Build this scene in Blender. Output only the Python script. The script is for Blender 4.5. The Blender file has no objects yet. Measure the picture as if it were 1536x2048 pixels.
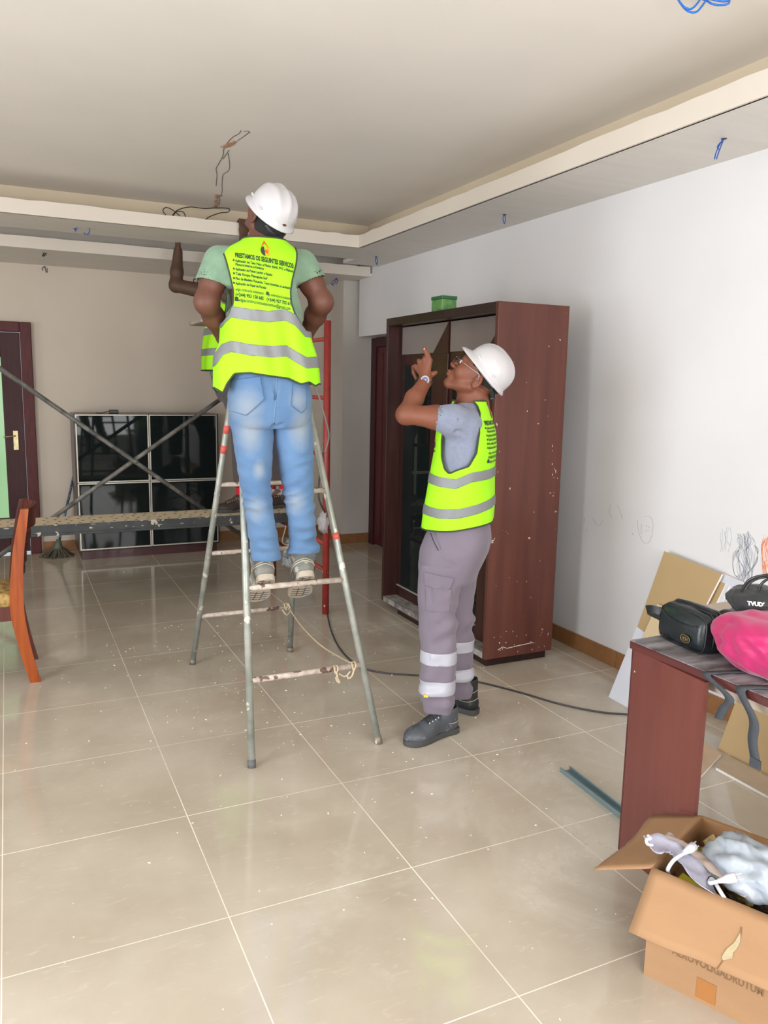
import bpy, bmesh, math, random
import numpy as np
from mathutils import Vector, Matrix, noise as mnoise

SC = bpy.context.scene
COL = SC.collection
PI = math.pi

# ------------------------------------------------------------------ camera
IMW, IMH, FPX = 1536.0, 2048.0, 1578.5
YAW, PITCH, ROLL = 0.4443, 0.1574, 0.0191
CAM = np.array([0.0889, -2.0742, 1.5399])
_d = np.array([math.sin(YAW)*math.cos(PITCH), math.cos(YAW)*math.cos(PITCH), -math.sin(PITCH)])
_r = np.array([math.cos(YAW), -math.sin(YAW), 0.0]); _u = np.cross(_r, _d)
CR = _r*math.cos(ROLL)+_u*math.sin(ROLL); CU = -_r*math.sin(ROLL)+_u*math.cos(ROLL); CD = _d
cam_data = bpy.data.cameras.new('camera')
cam_data.sensor_fit = 'VERTICAL'; cam_data.sensor_height = 36.0
cam_data.lens = 36.0*FPX/IMH
cam_data.clip_start = 0.05; cam_data.clip_end = 100
cam = bpy.data.objects.new('camera', cam_data); COL.objects.link(cam)
cam.matrix_world = Matrix(((CR[0], CU[0], -CD[0], CAM[0]), (CR[1], CU[1], -CD[1], CAM[1]), (CR[2], CU[2], -CD[2], CAM[2]), (0, 0, 0, 1)))
SC.camera = cam

# ------------------------------------------------------------------ world, light, exposure
world = bpy.data.worlds.new('world'); SC.world = world; world.use_nodes = True
_bg = world.node_tree.nodes['Background']
_bg.inputs[0].default_value = (0.80, 0.89, 1.0, 1); _bg.inputs[1].default_value = 1.0
def area_light(name, loc, rot, sx, sy, power, color):
    l = bpy.data.lights.new(name, 'AREA'); l.shape = 'RECTANGLE'; l.size = sx; l.size_y = sy
    l.energy = power; l.color = color
    o = bpy.data.objects.new(name, l); COL.objects.link(o); o.location = loc; o.rotation_euler = rot
    return o
# daylight through the balcony window on the left and the wide window behind the camera
area_light('daylight_left_window', (-3.30, -1.15, 1.25), (0, -PI/2, 0), 2.2, 2.3, 165, (0.86, 0.93, 1.0))
area_light('daylight_back_window', (0.55, -4.30, 1.45), (PI/2, 0, 0), 3.6, 2.0, 160, (0.99, 0.97, 0.94))
area_light('daylight_far_left_window', (-3.30, 3.3, 1.5), (0, -PI/2, 0), 1.3, 1.6, 22, (1.0, 0.94, 0.85))
SC.view_settings.view_transform = 'Standard'; SC.view_settings.look = 'None'
SC.view_settings.gamma = 1.0; SC.view_settings.use_curve_mapping = False
SC.view_settings.exposure = 0.52
SC.cycles.max_bounces = 10; SC.cycles.diffuse_bounces = 6; SC.cycles.use_denoising = True
SC.cycles.sample_clamp_indirect = 6.0

# ------------------------------------------------------------------ pixel-to-place helpers
def ray(x, y): return CD + CR*(x-768)/FPX - CU*(y-1024)/FPX
def PD(x, y, dep): return CAM + ray(x, y)*dep
def PA(x, y, ax, v):
    q = ray(x, y); return CAM + q*((v-CAM[ax])/q[ax])
def PZ(x, y, z=0.0): return PA(x, y, 2, z)
def PY(x, y, v): return PA(x, y, 1, v)
def PX(x, y, v): return PA(x, y, 0, v)

# ------------------------------------------------------------------ materials
def srgb(r, g, b):
    f = lambda c: c/12.92 if c <= 0.04045 else ((c+0.055)/1.055)**2.4
    return (f(r/255), f(g/255), f(b/255), 1)
def mat(name, col, rough=0.6, metal=0.0, var=0.0, vscale=8.0, bump=0.0, bscale=40.0, col2=None, spots=None, spot_scale=30, spot_thr=0.66, coat=0.0, spec=0.5, stretch=None, trans=0.0, sheen=0.0, detail=4, alpha=1.0, sss=0.0):
    m = bpy.data.materials.new(name); m.use_nodes = True
    nt = m.node_tree; N = nt.nodes; L = nt.links; b = N['Principled BSDF']
    c = col if len(col) == 4 else (*col, 1)
    b.inputs['Base Color'].default_value = c; b.inputs['Roughness'].default_value = rough
    b.inputs['Metallic'].default_value = metal; b.inputs['Specular IOR Level'].default_value = spec
    b.inputs['Coat Weight'].default_value = coat; b.inputs['Transmission Weight'].default_value = trans
    b.inputs['Sheen Weight'].default_value = sheen; b.inputs['Alpha'].default_value = alpha
    if sss: b.inputs['Subsurface Weight'].default_value = sss; b.inputs['Subsurface Radius'].default_value = (0.02, 0.008, 0.004)
    tc = N.new('ShaderNodeTexCoord'); mp = N.new('ShaderNodeMapping'); L.new(tc.outputs['Object'], mp.inputs[0])
    if stretch: mp.inputs['Scale'].default_value = stretch
    out = None
    if var > 0 or col2:
        n = N.new('ShaderNodeTexNoise'); n.inputs['Scale'].default_value = vscale; n.inputs['Detail'].default_value = detail
        L.new(mp.outputs[0], n.inputs['Vector'])
        mr = N.new('ShaderNodeMapRange'); mr.inputs[1].default_value = 0.3; mr.inputs[2].default_value = 0.7
        L.new(n.outputs['Fac'], mr.inputs[0])
        mx = N.new('ShaderNodeMix'); mx.data_type = 'RGBA'
        c2 = col2 if col2 else tuple(max(0, v*(1-var)) for v in c[:3])+(1,)
        mx.inputs[6].default_value = c; mx.inputs[7].default_value = c2 if len(c2) == 4 else (*c2, 1)
        L.new(mr.outputs[0], mx.inputs[0]); out = mx.outputs[2]
    if spots:
        n2 = N.new('ShaderNodeTexNoise'); n2.inputs['Scale'].default_value = spot_scale; n2.inputs['Detail'].default_value = 3
        L.new(tc.outputs['Object'], n2.inputs['Vector'])
        m2 = N.new('ShaderNodeMapRange'); m2.inputs[1].default_value = spot_thr; m2.inputs[2].default_value = spot_thr+0.02
        L.new(n2.outputs['Fac'], m2.inputs[0])
        mx2 = N.new('ShaderNodeMix'); mx2.data_type = 'RGBA'
        if out: L.new(out, mx2.inputs[6])
        else: mx2.inputs[6].default_value = c
        mx2.inputs[7].default_value = spots if len(spots) == 4 else (*spots, 1)
        L.new(m2.outputs[0], mx2.inputs[0]); out = mx2.outputs[2]
    if out: L.new(out, b.inputs['Base Color'])
    if bump > 0:
        n3 = N.new('ShaderNodeTexNoise'); n3.inputs['Scale'].default_value = bscale; n3.inputs['Detail'].default_value = 5
        L.new(mp.outputs[0], n3.inputs['Vector'])
        bp = N.new('ShaderNodeBump'); bp.inputs['Strength'].default_value = bump; bp.inputs['Distance'].default_value = 0.01
        L.new(n3.outputs['Fac'], bp.inputs['Height']); L.new(bp.outputs[0], b.inputs['Normal'])
    return m

# ------------------------------------------------------------------ object helpers
def tag(o, label=None, cat=None, group=None, kind=None):
    if label: o['label'] = label
    if cat: o['category'] = cat
    if group: o['group'] = group
    if kind: o['kind'] = kind
    return o
def empty(name, loc, label, cat, group=None, rz=0.0):
    o = bpy.data.objects.new(name, None); COL.objects.link(o); o.location = loc; o.rotation_euler = (0, 0, rz)
    o.empty_display_size = 0.05
    return tag(o, label, cat, group)
def root_of(o):
    while o.parent: o = o.parent
    return o
def world_origin(parent):
    """all meshes are built in world coordinates, then moved into the parent's frame"""
    M = Matrix.Identity(4); ch = []
    p = parent
    while p: ch.append(p); p = p.parent
    for p in reversed(ch): M = M @ Matrix.LocRotScale(p.location, p.rotation_euler, p.scale)
    return M
def link_mesh(name, me, m=None, parent=None, smooth=False, local=False, keep=False):
    """me in world coords unless local; a parentless mesh gets its origin at the centre of its base"""
    if m is not None:
        for q in (m if isinstance(m, (list, tuple)) else [m]): me.materials.append(q)
    o = bpy.data.objects.new(name, me); COL.objects.link(o)
    if parent is not None:
        if not local: me.transform(world_origin(parent).inverted())
        o.parent = parent
    elif not local and not keep and len(me.vertices):
        co = np.empty(len(me.vertices)*3, dtype=np.float32); me.vertices.foreach_get('co', co); co = co.reshape(-1, 3)
        c = Vector(((co[:, 0].min()+co[:, 0].max())/2, (co[:, 1].min()+co[:, 1].max())/2, co[:, 2].min()))
        me.transform(Matrix.Translation(-c)); o.location = c
    if smooth: me.polygons.foreach_set('use_smooth', [True]*len(me.polygons))
    me.update()
    return o
class MB:
    """collects shapes into one mesh"""
    def __init__(s): s.bm = bmesh.new()
    def box(s, lo, hi, M=None, bevel=0.0):
        lo = Vector(lo); hi = Vector(hi); c = (lo+hi)/2; d = hi-lo
        T = Matrix.Translation(c) @ Matrix.Diagonal((abs(d.x), abs(d.y), abs(d.z), 1))
        if M is not None: T = M @ T
        r = bmesh.ops.create_cube(s.bm, size=1.0, matrix=T)
        if bevel > 0:
            es = list({e for v in r['verts'] for e in v.link_edges})
            bmesh.ops.bevel(s.bm, geom=es, offset=bevel, segments=2, affect='EDGES', profile=0.5)
        return s
    def poly(s, pts):
        vs = [s.bm.verts.new(tuple(p)) for p in pts]; s.bm.faces.new(vs); return s
    def prism(s, pts, off):
        """flat outline (list of 3D points) given thickness by vector off"""
        n = len(pts); off = Vector(off)
        a = [s.bm.verts.new(tuple(p)) for p in pts]; b = [s.bm.verts.new(tuple(Vector(tuple(p))+off)) for p in pts]
        s.bm.faces.new(a); s.bm.faces.new(b[::-1])
        for i in range(n): s.bm.faces.new((a[(i+1) % n], a[i], b[i], b[(i+1) % n]))
        return s
    def tube(s, pts, r, seg=8, closed=False, caps=True, flat=None, up=None):
        """tube along pts; r number or list; flat=(width,thickness) for a ribbon"""
        P = [Vector(tuple(p)) for p in pts]; n = len(P)
        R = r if isinstance(r, (list, tuple, np.ndarray)) else [r]*n
        rings = []; prev = Vector(up) if up is not None else None
        for i in range(n):
            if closed: t = P[(i+1) % n]-P[i-1]
            else: t = P[min(i+1, n-1)]-P[max(i-1, 0)]
            if t.length < 1e-9: t = Vector((0, 0, 1))
            t.normalize()
            if prev is None: prev = Vector((0, 0, 1)) if abs(t.z) < 0.9 else Vector((1, 0, 0))
            x = prev - t*prev.dot(t)
            if x.length < 1e-6: x = t.orthogonal()
            x.normalize(); prev = x; y = t.cross(x)
            ring = []
            for k in range(seg):
                a = 2*PI*k/seg + (PI/4 if seg == 4 else 0)
                if flat: q = x*(flat[1]*0.5*(1 if math.cos(a) > 0 else -1) if seg == 4 else flat[1]*.5*math.cos(a)) + y*(flat[0]*0.5*(1 if math.sin(a) > 0 else -1) if seg == 4 else flat[0]*.5*math.sin(a))
                else: q = x*R[i]*math.cos(a) + y*R[i]*math.sin(a)
                ring.append(s.bm.verts.new(P[i]+q))
            rings.append(ring)
        m = n if closed else n-1
        for i in range(m):
            A = rings[i]; B = rings[(i+1) % n]
            for k in range(seg): s.bm.faces.new((A[k], A[(k+1) % seg], B[(k+1) % seg], B[k]))
        if caps and not closed:
            s.bm.faces.new(rings[0][::-1]); s.bm.faces.new(rings[-1])
        return s
    def loft(s, rings, closed=False, caps=True):
        V = [[s.bm.verts.new(tuple(p)) for p in r] for r in rings]; n = len(V[0])
        for i in range(len(V)-1 if not closed else len(V)):
            A = V[i]; B = V[(i+1) % len(V)]
            for k in range(n): s.bm.faces.new((A[k], A[(k+1) % n], B[(k+1) % n], B[k]))
        if caps and not closed:
            s.bm.faces.new(V[0][::-1]); s.bm.faces.new(V[-1])
        return s
    def sheet(s, grid):
        V = [[s.bm.verts.new(tuple(p)) for p in r] for r in grid]
        for i in range(len(V)-1):
            for k in range(len(V[0])-1): s.bm.faces.new((V[i][k], V[i][k+1], V[i+1][k+1], V[i+1][k]))
        return s
    def ball(s, c, r, M=None, seg=12):
        T = Matrix.Translation(Vector(tuple(c)))
        if M is not None: T = T @ M
        rr = r if isinstance(r, (tuple, list)) else (r, r, r)
        bmesh.ops.create_uvsphere(s.bm, u_segments=seg, v_segments=max(6, seg//2), radius=1.0, matrix=T @ Matrix.Diagonal((*rr, 1)))
        return s
    def mesh(s, name='m', weld=False):
        if weld: bmesh.ops.remove_doubles(s.bm, verts=s.bm.verts, dist=1e-5)
        bmesh.ops.recalc_face_normals(s.bm, faces=s.bm.faces)
        me = bpy.data.meshes.new(name); s.bm.to_mesh(me); s.bm.free(); return me
    def build(s, name, m, parent=None, smooth=False, keep=False):
        return link_mesh(name, s.mesh(name), m, parent, smooth, keep=keep)
def smooth_by_angle(o, deg=35):
    me = o.data; me.polygons.foreach_set('use_smooth', [True]*len(me.polygons))
    bm = bmesh.new(); bm.from_mesh(me)
    for e in bm.edges:
        if len(e.link_faces) == 2 and e.calc_face_angle(0) > math.radians(deg): e.smooth = False
    bm.to_mesh(me); bm.free(); return o
def solidify(o, t, off=-1.0):
    md = o.modifiers.new('thickness', 'SOLIDIFY'); md.thickness = t; md.offset = off; return o
def catmull(pts, n=8, closed=False):
    P = [np.array(p, float) for p in pts]; out = []
    m = len(P)
    for i in range(m if closed else m-1):
        if closed: p0, p1, p2, p3 = P[i-1], P[i], P[(i+1) % m], P[(i+2) % m]
        else: p0, p1, p2, p3 = P[max(i-1, 0)], P[i], P[i+1], P[min(i+2, m-1)]
        for k in range(n):
            t = k/n
            out.append(0.5*((2*p1)+(-p0+p2)*t+(2*p0-5*p1+4*p2-p3)*t*t+(-p0+3*p1-3*p2+p3)*t**3))
    if not closed: out.append(P[-1])
    return out
def text_mesh(s, size=1.0, bold=0.0, narrow=1.0, spacing=1.0):
    """letters as a flat mesh: returns verts (n,2) and faces"""
    c = bpy.data.curves.new('lettering', 'FONT'); c.body = s; c.size = size; c.offset = bold; c.space_character = spacing
    c.resolution_u = 2; c.align_x = 'LEFT'
    o = bpy.data.objects.new('lettering', c); COL.objects.link(o)
    bpy.context.view_layer.update()
    me = o.to_mesh(); v = np.array([q.co[:] for q in me.vertices]) if len(me.vertices) else np.zeros((0, 3)); f = [tuple(p.vertices) for p in me.polygons]
    o.to_mesh_clear(); bpy.data.objects.remove(o); bpy.data.curves.remove(c)
    v = v[:, :2] if len(v) else v; v = v*np.array([narrow, 1.0]) if len(v) else v
    return v, f
# ================================================================== THE ROOM
XR = 3.12; YF = 5.58; XL = -3.2; YB = -4.2; ZS = 2.59; ZC = 2.85
def paint(name, col, bump=0.06):
    return mat(name, col, rough=0.55, var=0.05, vscale=1.6, bump=bump, bscale=14)
M_WALLR = paint('wall_paint_cool_white', (0.70, 0.69, 0.70))
M_WALLF = paint('wall_paint_cream', (0.56, 0.485, 0.405))
M_COLW = paint('column_paint', (0.56, 0.53, 0.50))
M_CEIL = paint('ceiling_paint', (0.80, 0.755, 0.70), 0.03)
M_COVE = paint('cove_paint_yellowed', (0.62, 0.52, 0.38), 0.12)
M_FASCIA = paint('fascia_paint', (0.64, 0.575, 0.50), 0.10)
M_SOFF = mat('soffit_plaster', (0.70, 0.665, 0.62, 1), rough=0.6, var=0.06, vscale=3, bump=0.12, bscale=6, stretch=(1, 6, 1))
M_BASE = mat('skirting_tile_brown', srgb(150, 104, 64), rough=0.4, var=0.2, vscale=25, bump=0.02)

def floor_material():
    m = bpy.data.materials.new('glossy_beige_floor_tile'); m.use_nodes = True
    nt = m.node_tree; N = nt.nodes; L = nt.links; b = N['Principled BSDF']
    tc = N.new('ShaderNodeTexCoord'); sx = N.new('ShaderNodeSeparateXYZ'); L.new(tc.outputs['Object'], sx.inputs[0])
    def math_(op, a, bb=None, c=None):
        q = N.new('ShaderNodeMath'); q.operation = op
        for i, v in enumerate((a, bb, c)):
            if v is None: continue
            if isinstance(v, (int, float)): q.inputs[i].default_value = v
            else: L.new(v, q.inputs[i])
        return q.outputs[0]
    def grout(o):
        t = math_('PINGPONG', o, 0.3)          # 0 at every tile edge (0.6 m pitch)
        mr = N.new('ShaderNodeMapRange'); mr.inputs[1].default_value = 0.0011; mr.inputs[2].default_value = 0.0023
        mr.inputs[3].default_value = 1.0; mr.inputs[4].default_value = 0.0
        L.new(t, mr.inputs[0]); return mr.outputs[0]
    g = math_('MAXIMUM', grout(sx.outputs[0]), grout(sx.outputs[1]))
    # cloudy stone figure
    n1 = N.new('ShaderNodeTexNoise'); n1.inputs['Scale'].default_value = 2.2; n1.inputs['Detail'].default_value = 6; L.new(tc.outputs['Object'], n1.inputs['Vector'])
    mpv = N.new('ShaderNodeMapping'); mpv.inputs['Rotation'].default_value = (0, 0, 0.5); mpv.inputs['Scale'].default_value = (1, 4, 1); L.new(tc.outputs['Object'], mpv.inputs[0])
    n2 = N.new('ShaderNodeTexNoise'); n2.inputs['Scale'].default_value = 11; n2.inputs['Detail'].default_value = 5; n2.inputs['Distortion'].default_value = 1.3; L.new(mpv.outputs[0], n2.inputs['Vector'])
    r1 = N.new('ShaderNodeValToRGB'); r1.color_ramp.elements[0].color = srgb(170, 158, 141); r1.color_ramp.elements[1].color = srgb(190, 180, 165)
    r1.color_ramp.elements[0].position = 0.3; r1.color_ramp.elements[1].position = 0.7; L.new(n1.outputs['Fac'], r1.inputs[0])
    v = N.new('ShaderNodeMapRange'); v.inputs[1].default_value = 0.60; v.inputs[2].default_value = 0.78; v.inputs[3].default_value = 0; v.inputs[4].default_value = 0.30; L.new(n2.outputs['Fac'], v.inputs[0])
    mx = N.new('ShaderNodeMix'); mx.data_type = 'RGBA'; L.new(v.outputs[0], mx.inputs[0]); L.new(r1.outputs[0], mx.inputs[6]); mx.inputs[7].default_value = srgb(216, 206, 188)
    # swept plaster dust: whitish matt patches between the worker and the wall and under the boards
    n3 = N.new('ShaderNodeTexNoise'); n3.inputs['Scale'].default_value = 1.7; n3.inputs['Detail'].default_value = 8; n3.inputs['Roughness'].default_value = 0.65; n3.inputs['Distortion'].default_value = 0.6; L.new(tc.outputs['Object'], n3.inputs['Vector'])
    def near(x, y, r):
        a = math_('SUBTRACT', sx.outputs[0], x); c = math_('SUBTRACT', sx.outputs[1], y)
        d2 = math_('ADD', math_('MULTIPLY', a, a), math_('MULTIPLY', c, c))
        q = N.new('ShaderNodeMapRange'); q.inputs[1].default_value = 0.0; q.inputs[2].default_value = r*r; q.inputs[3].default_value = 0.13; q.inputs[4].default_value = 0.0; L.new(d2, q.inputs[0]); return q.outputs[0]
    zone = math_('MAXIMUM', math_('MAXIMUM', near(2.25, 0.75, 1.1), near(2.1, 2.2, 0.8)), math_('MAXIMUM', near(1.6, 0.1, 0.7), near(2.9, 1.3, 0.7)))
    dn = math_('ADD', n3.outputs['Fac'], zone)
    dd = N.new('ShaderNodeMapRange'); dd.inputs[1].default_value = 0.60; dd.inputs[2].default_value = 0.78; dd.inputs[3].default_value = 0; dd.inputs[4].default_value = 0.55; L.new(dn, dd.inputs[0])
    mxd = N.new('ShaderNodeMix'); mxd.data_type = 'RGBA'; L.new(dd.outputs[0], mxd.inputs[0]); L.new(mx.outputs[2], mxd.inputs[6]); mxd.inputs[7].default_value = srgb(205, 198, 186)
    # grout is filled with white dust in places
    n4 = N.new('ShaderNodeTexNoise'); n4.inputs['Scale'].default_value = 1.4; n4.inputs['Detail'].default_value = 4; L.new(tc.outputs['Object'], n4.inputs['Vector'])
    gm = N.new('ShaderNodeMapRange'); gm.inputs[1].default_value = 0.35; gm.inputs[2].default_value = 0.6; gm.inputs[3].default_value = 0.35; gm.inputs[4].default_value = 1.0; L.new(n4.outputs['Fac'], gm.inputs[0])
    gf = math_('MULTIPLY', g, gm.outputs[0])
    mxg = N.new('ShaderNodeMix'); mxg.data_type = 'RGBA'; L.new(gf, mxg.inputs[0]); L.new(mxd.outputs[2], mxg.inputs[6]); mxg.inputs[7].default_value = srgb(236, 228, 214)
    L.new(mxg.outputs[2], b.inputs['Base Color'])
    ro = math_('ADD', math_('MULTIPLY', dd.outputs[0], 0.5), 0.05)
    n5 = N.new('ShaderNodeTexNoise'); n5.inputs['Scale'].default_value = 3.0; n5.inputs['Detail'].default_value = 6; L.new(tc.outputs['Object'], n5.inputs['Vector'])
    ro2 = math_('ADD', ro, math_('MULTIPLY', n5.outputs['Fac'], 0.07))
    ro3 = math_('ADD', ro2, math_('MULTIPLY', g, 0.4))
    L.new(ro3, b.inputs['Roughness'])
    b.inputs['Specular IOR Level'].default_value = 0.72
    return m

mb = MB(); mb.box((XL-0.2, YB-0.2, -0.12), (3.6, 5.9, 0.0))
fl = mb.build('floor', floor_material(), keep=True); tag(fl, kind='structure')

def slab(name, boxes, m, bevel=0.0):
    q = MB()
    for lo, hi in boxes: q.box(lo, hi, bevel=bevel)
    return tag(q.build(name, m, keep=True), kind='structure')
slab('ceiling', [((XL-0.2, YB-0.2, ZC), (3.6, 5.9, ZC+0.15))], M_CEIL)
# right wall: full depth near the camera, stepping back under a beam beyond the wardrobe
wr = slab('wall_right', [((XR, YB-0.2, 0), (3.6, 3.05, ZC)), ((XR, 3.05, 2.0), (3.6, 4.92, ZC)), ((3.31, 3.05, 0), (3.6, 5.02, 2.0)), ((3.31, 4.92, 2.0), (3.6, 5.9, ZC))], M_WALLR)
slab('wall_far', [((XL-0.2, YF, 2.03), (3.6, 5.9, ZC)), ((0.30, YF, 0), (3.6, 5.9, 2.03)), ((XL-0.2, YF, 0), (-0.62, 5.9, 2.03))], M_WALLF)
slab('wall_column', [((3.0, 5.02, 0), (3.6, YF, ZC))], M_COLW)
# left wall and rear wall with their window openings
slab('wall_left', [((XL-0.2, YB-0.2, 0), (XL, -2.4, ZC)), ((XL-0.2, -2.4, 2.3), (XL, 0.1, ZC)), ((XL-0.2, -2.4, 0), (XL, 0.1, 0.08)), ((XL-0.2, 0.1, 0), (XL, 2.5, ZC)), ((XL-0.2, 2.5, 0), (XL, 4.1, 0.9)), ((XL-0.2, 2.5, 2.2), (XL, 4.1, ZC)), ((XL-0.2, 4.1, 0), (XL, 5.9, ZC))], M_WALLF)
slab('wall_rear', [((XL-0.2, YB-0.2, 0), (-1.3, YB, ZC)), ((-1.3, YB-0.2, 0), (2.4, YB, 0.45)), ((-1.3, YB-0.2, 2.45), (2.4, YB, ZC)), ((2.4, YB-0.2, 0), (3.6, YB, ZC))], M_WALLR)
M_ALU = mat('window_aluminium', (0.6, 0.6, 0.6), rough=0.4, metal=0.6)
M_GLASS = mat('window_glass', (1, 1, 1), rough=0.0, trans=1.0)
def window_frame(name, ax, pos, a0, a1, z0, z1, mull=1):
    """ax 0: frame lies in a plane x=pos, spans a in y; ax 1: plane y=pos, spans a in x"""
    def bx(q, a, b, c, d):
        if ax == 0: q.box((pos-0.03, a, c), (pos+0.03, b, d))
        else: q.box((a, pos-0.03, c), (b, pos+0.03, d))
    q = MB(); w = 0.05
    bx(q, a0, a1, z0, z0+w); bx(q, a0, a1, z1-w, z1); bx(q, a0, a0+w, z0+w, z1-w); bx(q, a1-w, a1, z0+w, z1-w)
    for i in range(mull):
        c = a0+(a1-a0)*(i+1)/(mull+1); bx(q, c-w/2, c+w/2, z0+w, z1-w)
    return tag(q.build(name, M_ALU, keep=True), kind='structure')
window_frame('window_1', 0, XL-0.05, -2.4, 0.1, 0.08, 2.3)
window_frame('window_2', 1, YB-0.05, -1.3, 2.4, 0.45, 2.45, 2)
window_frame('window_3', 0, XL-0.05, 2.5, 4.1, 0.9, 2.2)

# ---- dropped plaster soffits. Each has a thin fascia lip in front of a light trough
XS = 2.597; YS = 3.725
def lip(q, pts, out, z0, z1, wob=0.004):
    """a fascia board with a hand-plastered wavy top edge"""
    rng = random.Random(5); n = 60
    p0, p1 = Vector(pts[0]), Vector(pts[1]); out = Vector(out)
    rings = []
    for i in range(n+1):
        p = p0.lerp(p1, i/n); zt = z1 + rng.uniform(-wob, wob)
        rings.append([(p.x, p.y, z0), (p.x, p.y, zt), (p.x+out.x, p.y+out.y, zt), (p.x+out.x, p.y+out.y, z0)])
    q.loft(rings)
q = MB(); q.box((XS, YB, ZS), (XR, 4.24, ZS+0.025)); t1 = tag(q.build('trim_1', M_SOFF, keep=True), kind='structure')
q = MB(); q.box((XL, YS, ZS), (XS, 4.24, ZS+0.025)); t2 = tag(q.build('trim_2', M_SOFF, keep=True), kind='structure')
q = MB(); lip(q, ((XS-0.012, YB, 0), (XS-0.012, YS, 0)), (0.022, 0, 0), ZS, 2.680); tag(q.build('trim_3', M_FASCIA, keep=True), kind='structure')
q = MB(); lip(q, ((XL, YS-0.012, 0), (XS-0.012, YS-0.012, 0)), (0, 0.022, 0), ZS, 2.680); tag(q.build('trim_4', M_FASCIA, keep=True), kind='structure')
# back of the light trough rising to the ceiling
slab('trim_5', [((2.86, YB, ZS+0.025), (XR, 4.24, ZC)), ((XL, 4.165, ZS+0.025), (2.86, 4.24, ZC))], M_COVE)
# second, lower step along the far wall
q = MB(); q.box((XL, 4.66, 2.52), (3.05, YF, 2.545)); q.box((XL, 4.24, 2.72), (XR, 4.30, ZC)); tag(q.build('trim_6', M_SOFF, keep=True), kind='structure')
q = MB(); lip(q, ((XL, 4.63, 0), (3.10, 4.63, 0)), (0, 0.022, 0), 2.515, 2.60, 0.002); tag(q.build('trim_7', M_FASCIA, keep=True), kind='structure')
slab('trim_8', [((2.78, 4.24, ZS), (XR, 4.50, ZS+0.03)), ((XL, 4.95, 2.545), (XR, 5.0, ZC)), ((3.05, 4.64, 2.52), (XR, 5.02, 2.545))], M_SOFF)

# ---- skirting
def skirt(name, boxes):
    q = MB()
    for lo, hi in boxes: q.box(lo, hi, bevel=0.002)
    return tag(q.build(name, M_BASE, keep=True), kind='structure')
def run(ax, fixed, a, b, side):
    out = []; x = a
    while x < b-0.01:
        e = min(x+0.6, b)
        if ax == 'y': out.append(((fixed, x+0.0015, 0), (fixed+side, e-0.0015, 0.095)))
        else: out.append(((x+0.0015, fixed, 0), (e-0.0015, fixed+side, 0.095)))
        x = e
    return out
skirt('baseboard_right', run('y', XR, YB, 3.05, -0.012))
skirt('baseboard_far', run('x', YF, 0.32, 3.0, -0.012))
skirt('baseboard_column', run('x', 5.02, 3.0, 3.31, -0.012)+run('y', 3.0, 5.008, YF-0.012, -0.012))

# ---- doors
M_MAROON = mat('door_maroon_lacquer', srgb(88, 36, 38), rough=0.5, var=0.3, vscale=9, stretch=(6, 6, 1), spec=0.3, bump=0.05, bscale=20)
M_MAROON2 = mat('door_dark_maroon', srgb(66, 30, 34), rough=0.5, var=0.3, vscale=9, stretch=(6, 6, 1), spec=0.3)
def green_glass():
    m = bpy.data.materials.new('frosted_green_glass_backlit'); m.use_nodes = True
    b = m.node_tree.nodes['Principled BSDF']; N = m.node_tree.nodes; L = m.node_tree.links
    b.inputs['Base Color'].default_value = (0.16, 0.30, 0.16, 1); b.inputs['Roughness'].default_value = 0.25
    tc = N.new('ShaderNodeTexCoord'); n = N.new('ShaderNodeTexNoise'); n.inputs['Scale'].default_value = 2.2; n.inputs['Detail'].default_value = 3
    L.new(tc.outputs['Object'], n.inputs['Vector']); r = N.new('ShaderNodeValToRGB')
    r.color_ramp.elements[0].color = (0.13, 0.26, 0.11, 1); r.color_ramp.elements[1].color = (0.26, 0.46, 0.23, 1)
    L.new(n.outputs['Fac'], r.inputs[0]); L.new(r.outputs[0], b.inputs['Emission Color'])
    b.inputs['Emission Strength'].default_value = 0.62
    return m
d1 = tag(bpy.data.objects.new('door_1', None), kind='structure'); COL.objects.link(d1); d1.location = (-0.16, 5.56, 0)
q = MB(); q.box((0.215, 5.53, 0), (0.305, 5.66, 2.03), bevel=0.006); q.box((-0.62, 5.53, 1.945), (0.215, 5.66, 2.03), bevel=0.006); q.box((-0.62, 5.53, 0), (-0.53, 5.66, 1.945), bevel=0.006)
q.build('door_frame', M_MAROON, d1)
q = MB(); q.box((0.055, 5.57, 0.02), (0.213, 5.61, 1.94), bevel=0.004); q.box((-0.52, 5.57, 0.02), (-0.37, 5.61, 1.94), bevel=0.004)
q.box((-0.37, 5.57, 1.73), (0.055, 5.61, 1.94), bevel=0.004); q.box((-0.37, 5.57, 0.02), (0.055, 5.61, 0.33), bevel=0.004)
lf = q.build('door_leaf', M_MAROON2, d1)
q = MB(); q.box((-0.375, 5.585, 0.32), (0.06, 5.595, 1.74)); q.build('glass_panel', green_glass(), d1)
M_BRASS = mat('worn_brass', srgb(196, 180, 140), rough=0.35, metal=0.7, var=0.4, vscale=40)
q = MB(); q.box((0.120, 5.560, 0.93), (0.162, 5.572, 1.10), bevel=0.003)
q.tube([(0.141, 5.565, 1.055), (0.141, 5.53, 1.055)], 0.008); q.tube([(0.141, 5.53, 1.055), (0.10, 5.525, 1.052), (0.045, 5.53, 1.045)], 0.006)
q.tube([(0.141, 5.565, 0.99), (0.141, 5.552, 0.99)], 0.010); q.build('door_handle', M_BRASS, lf, smooth=False)

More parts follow.
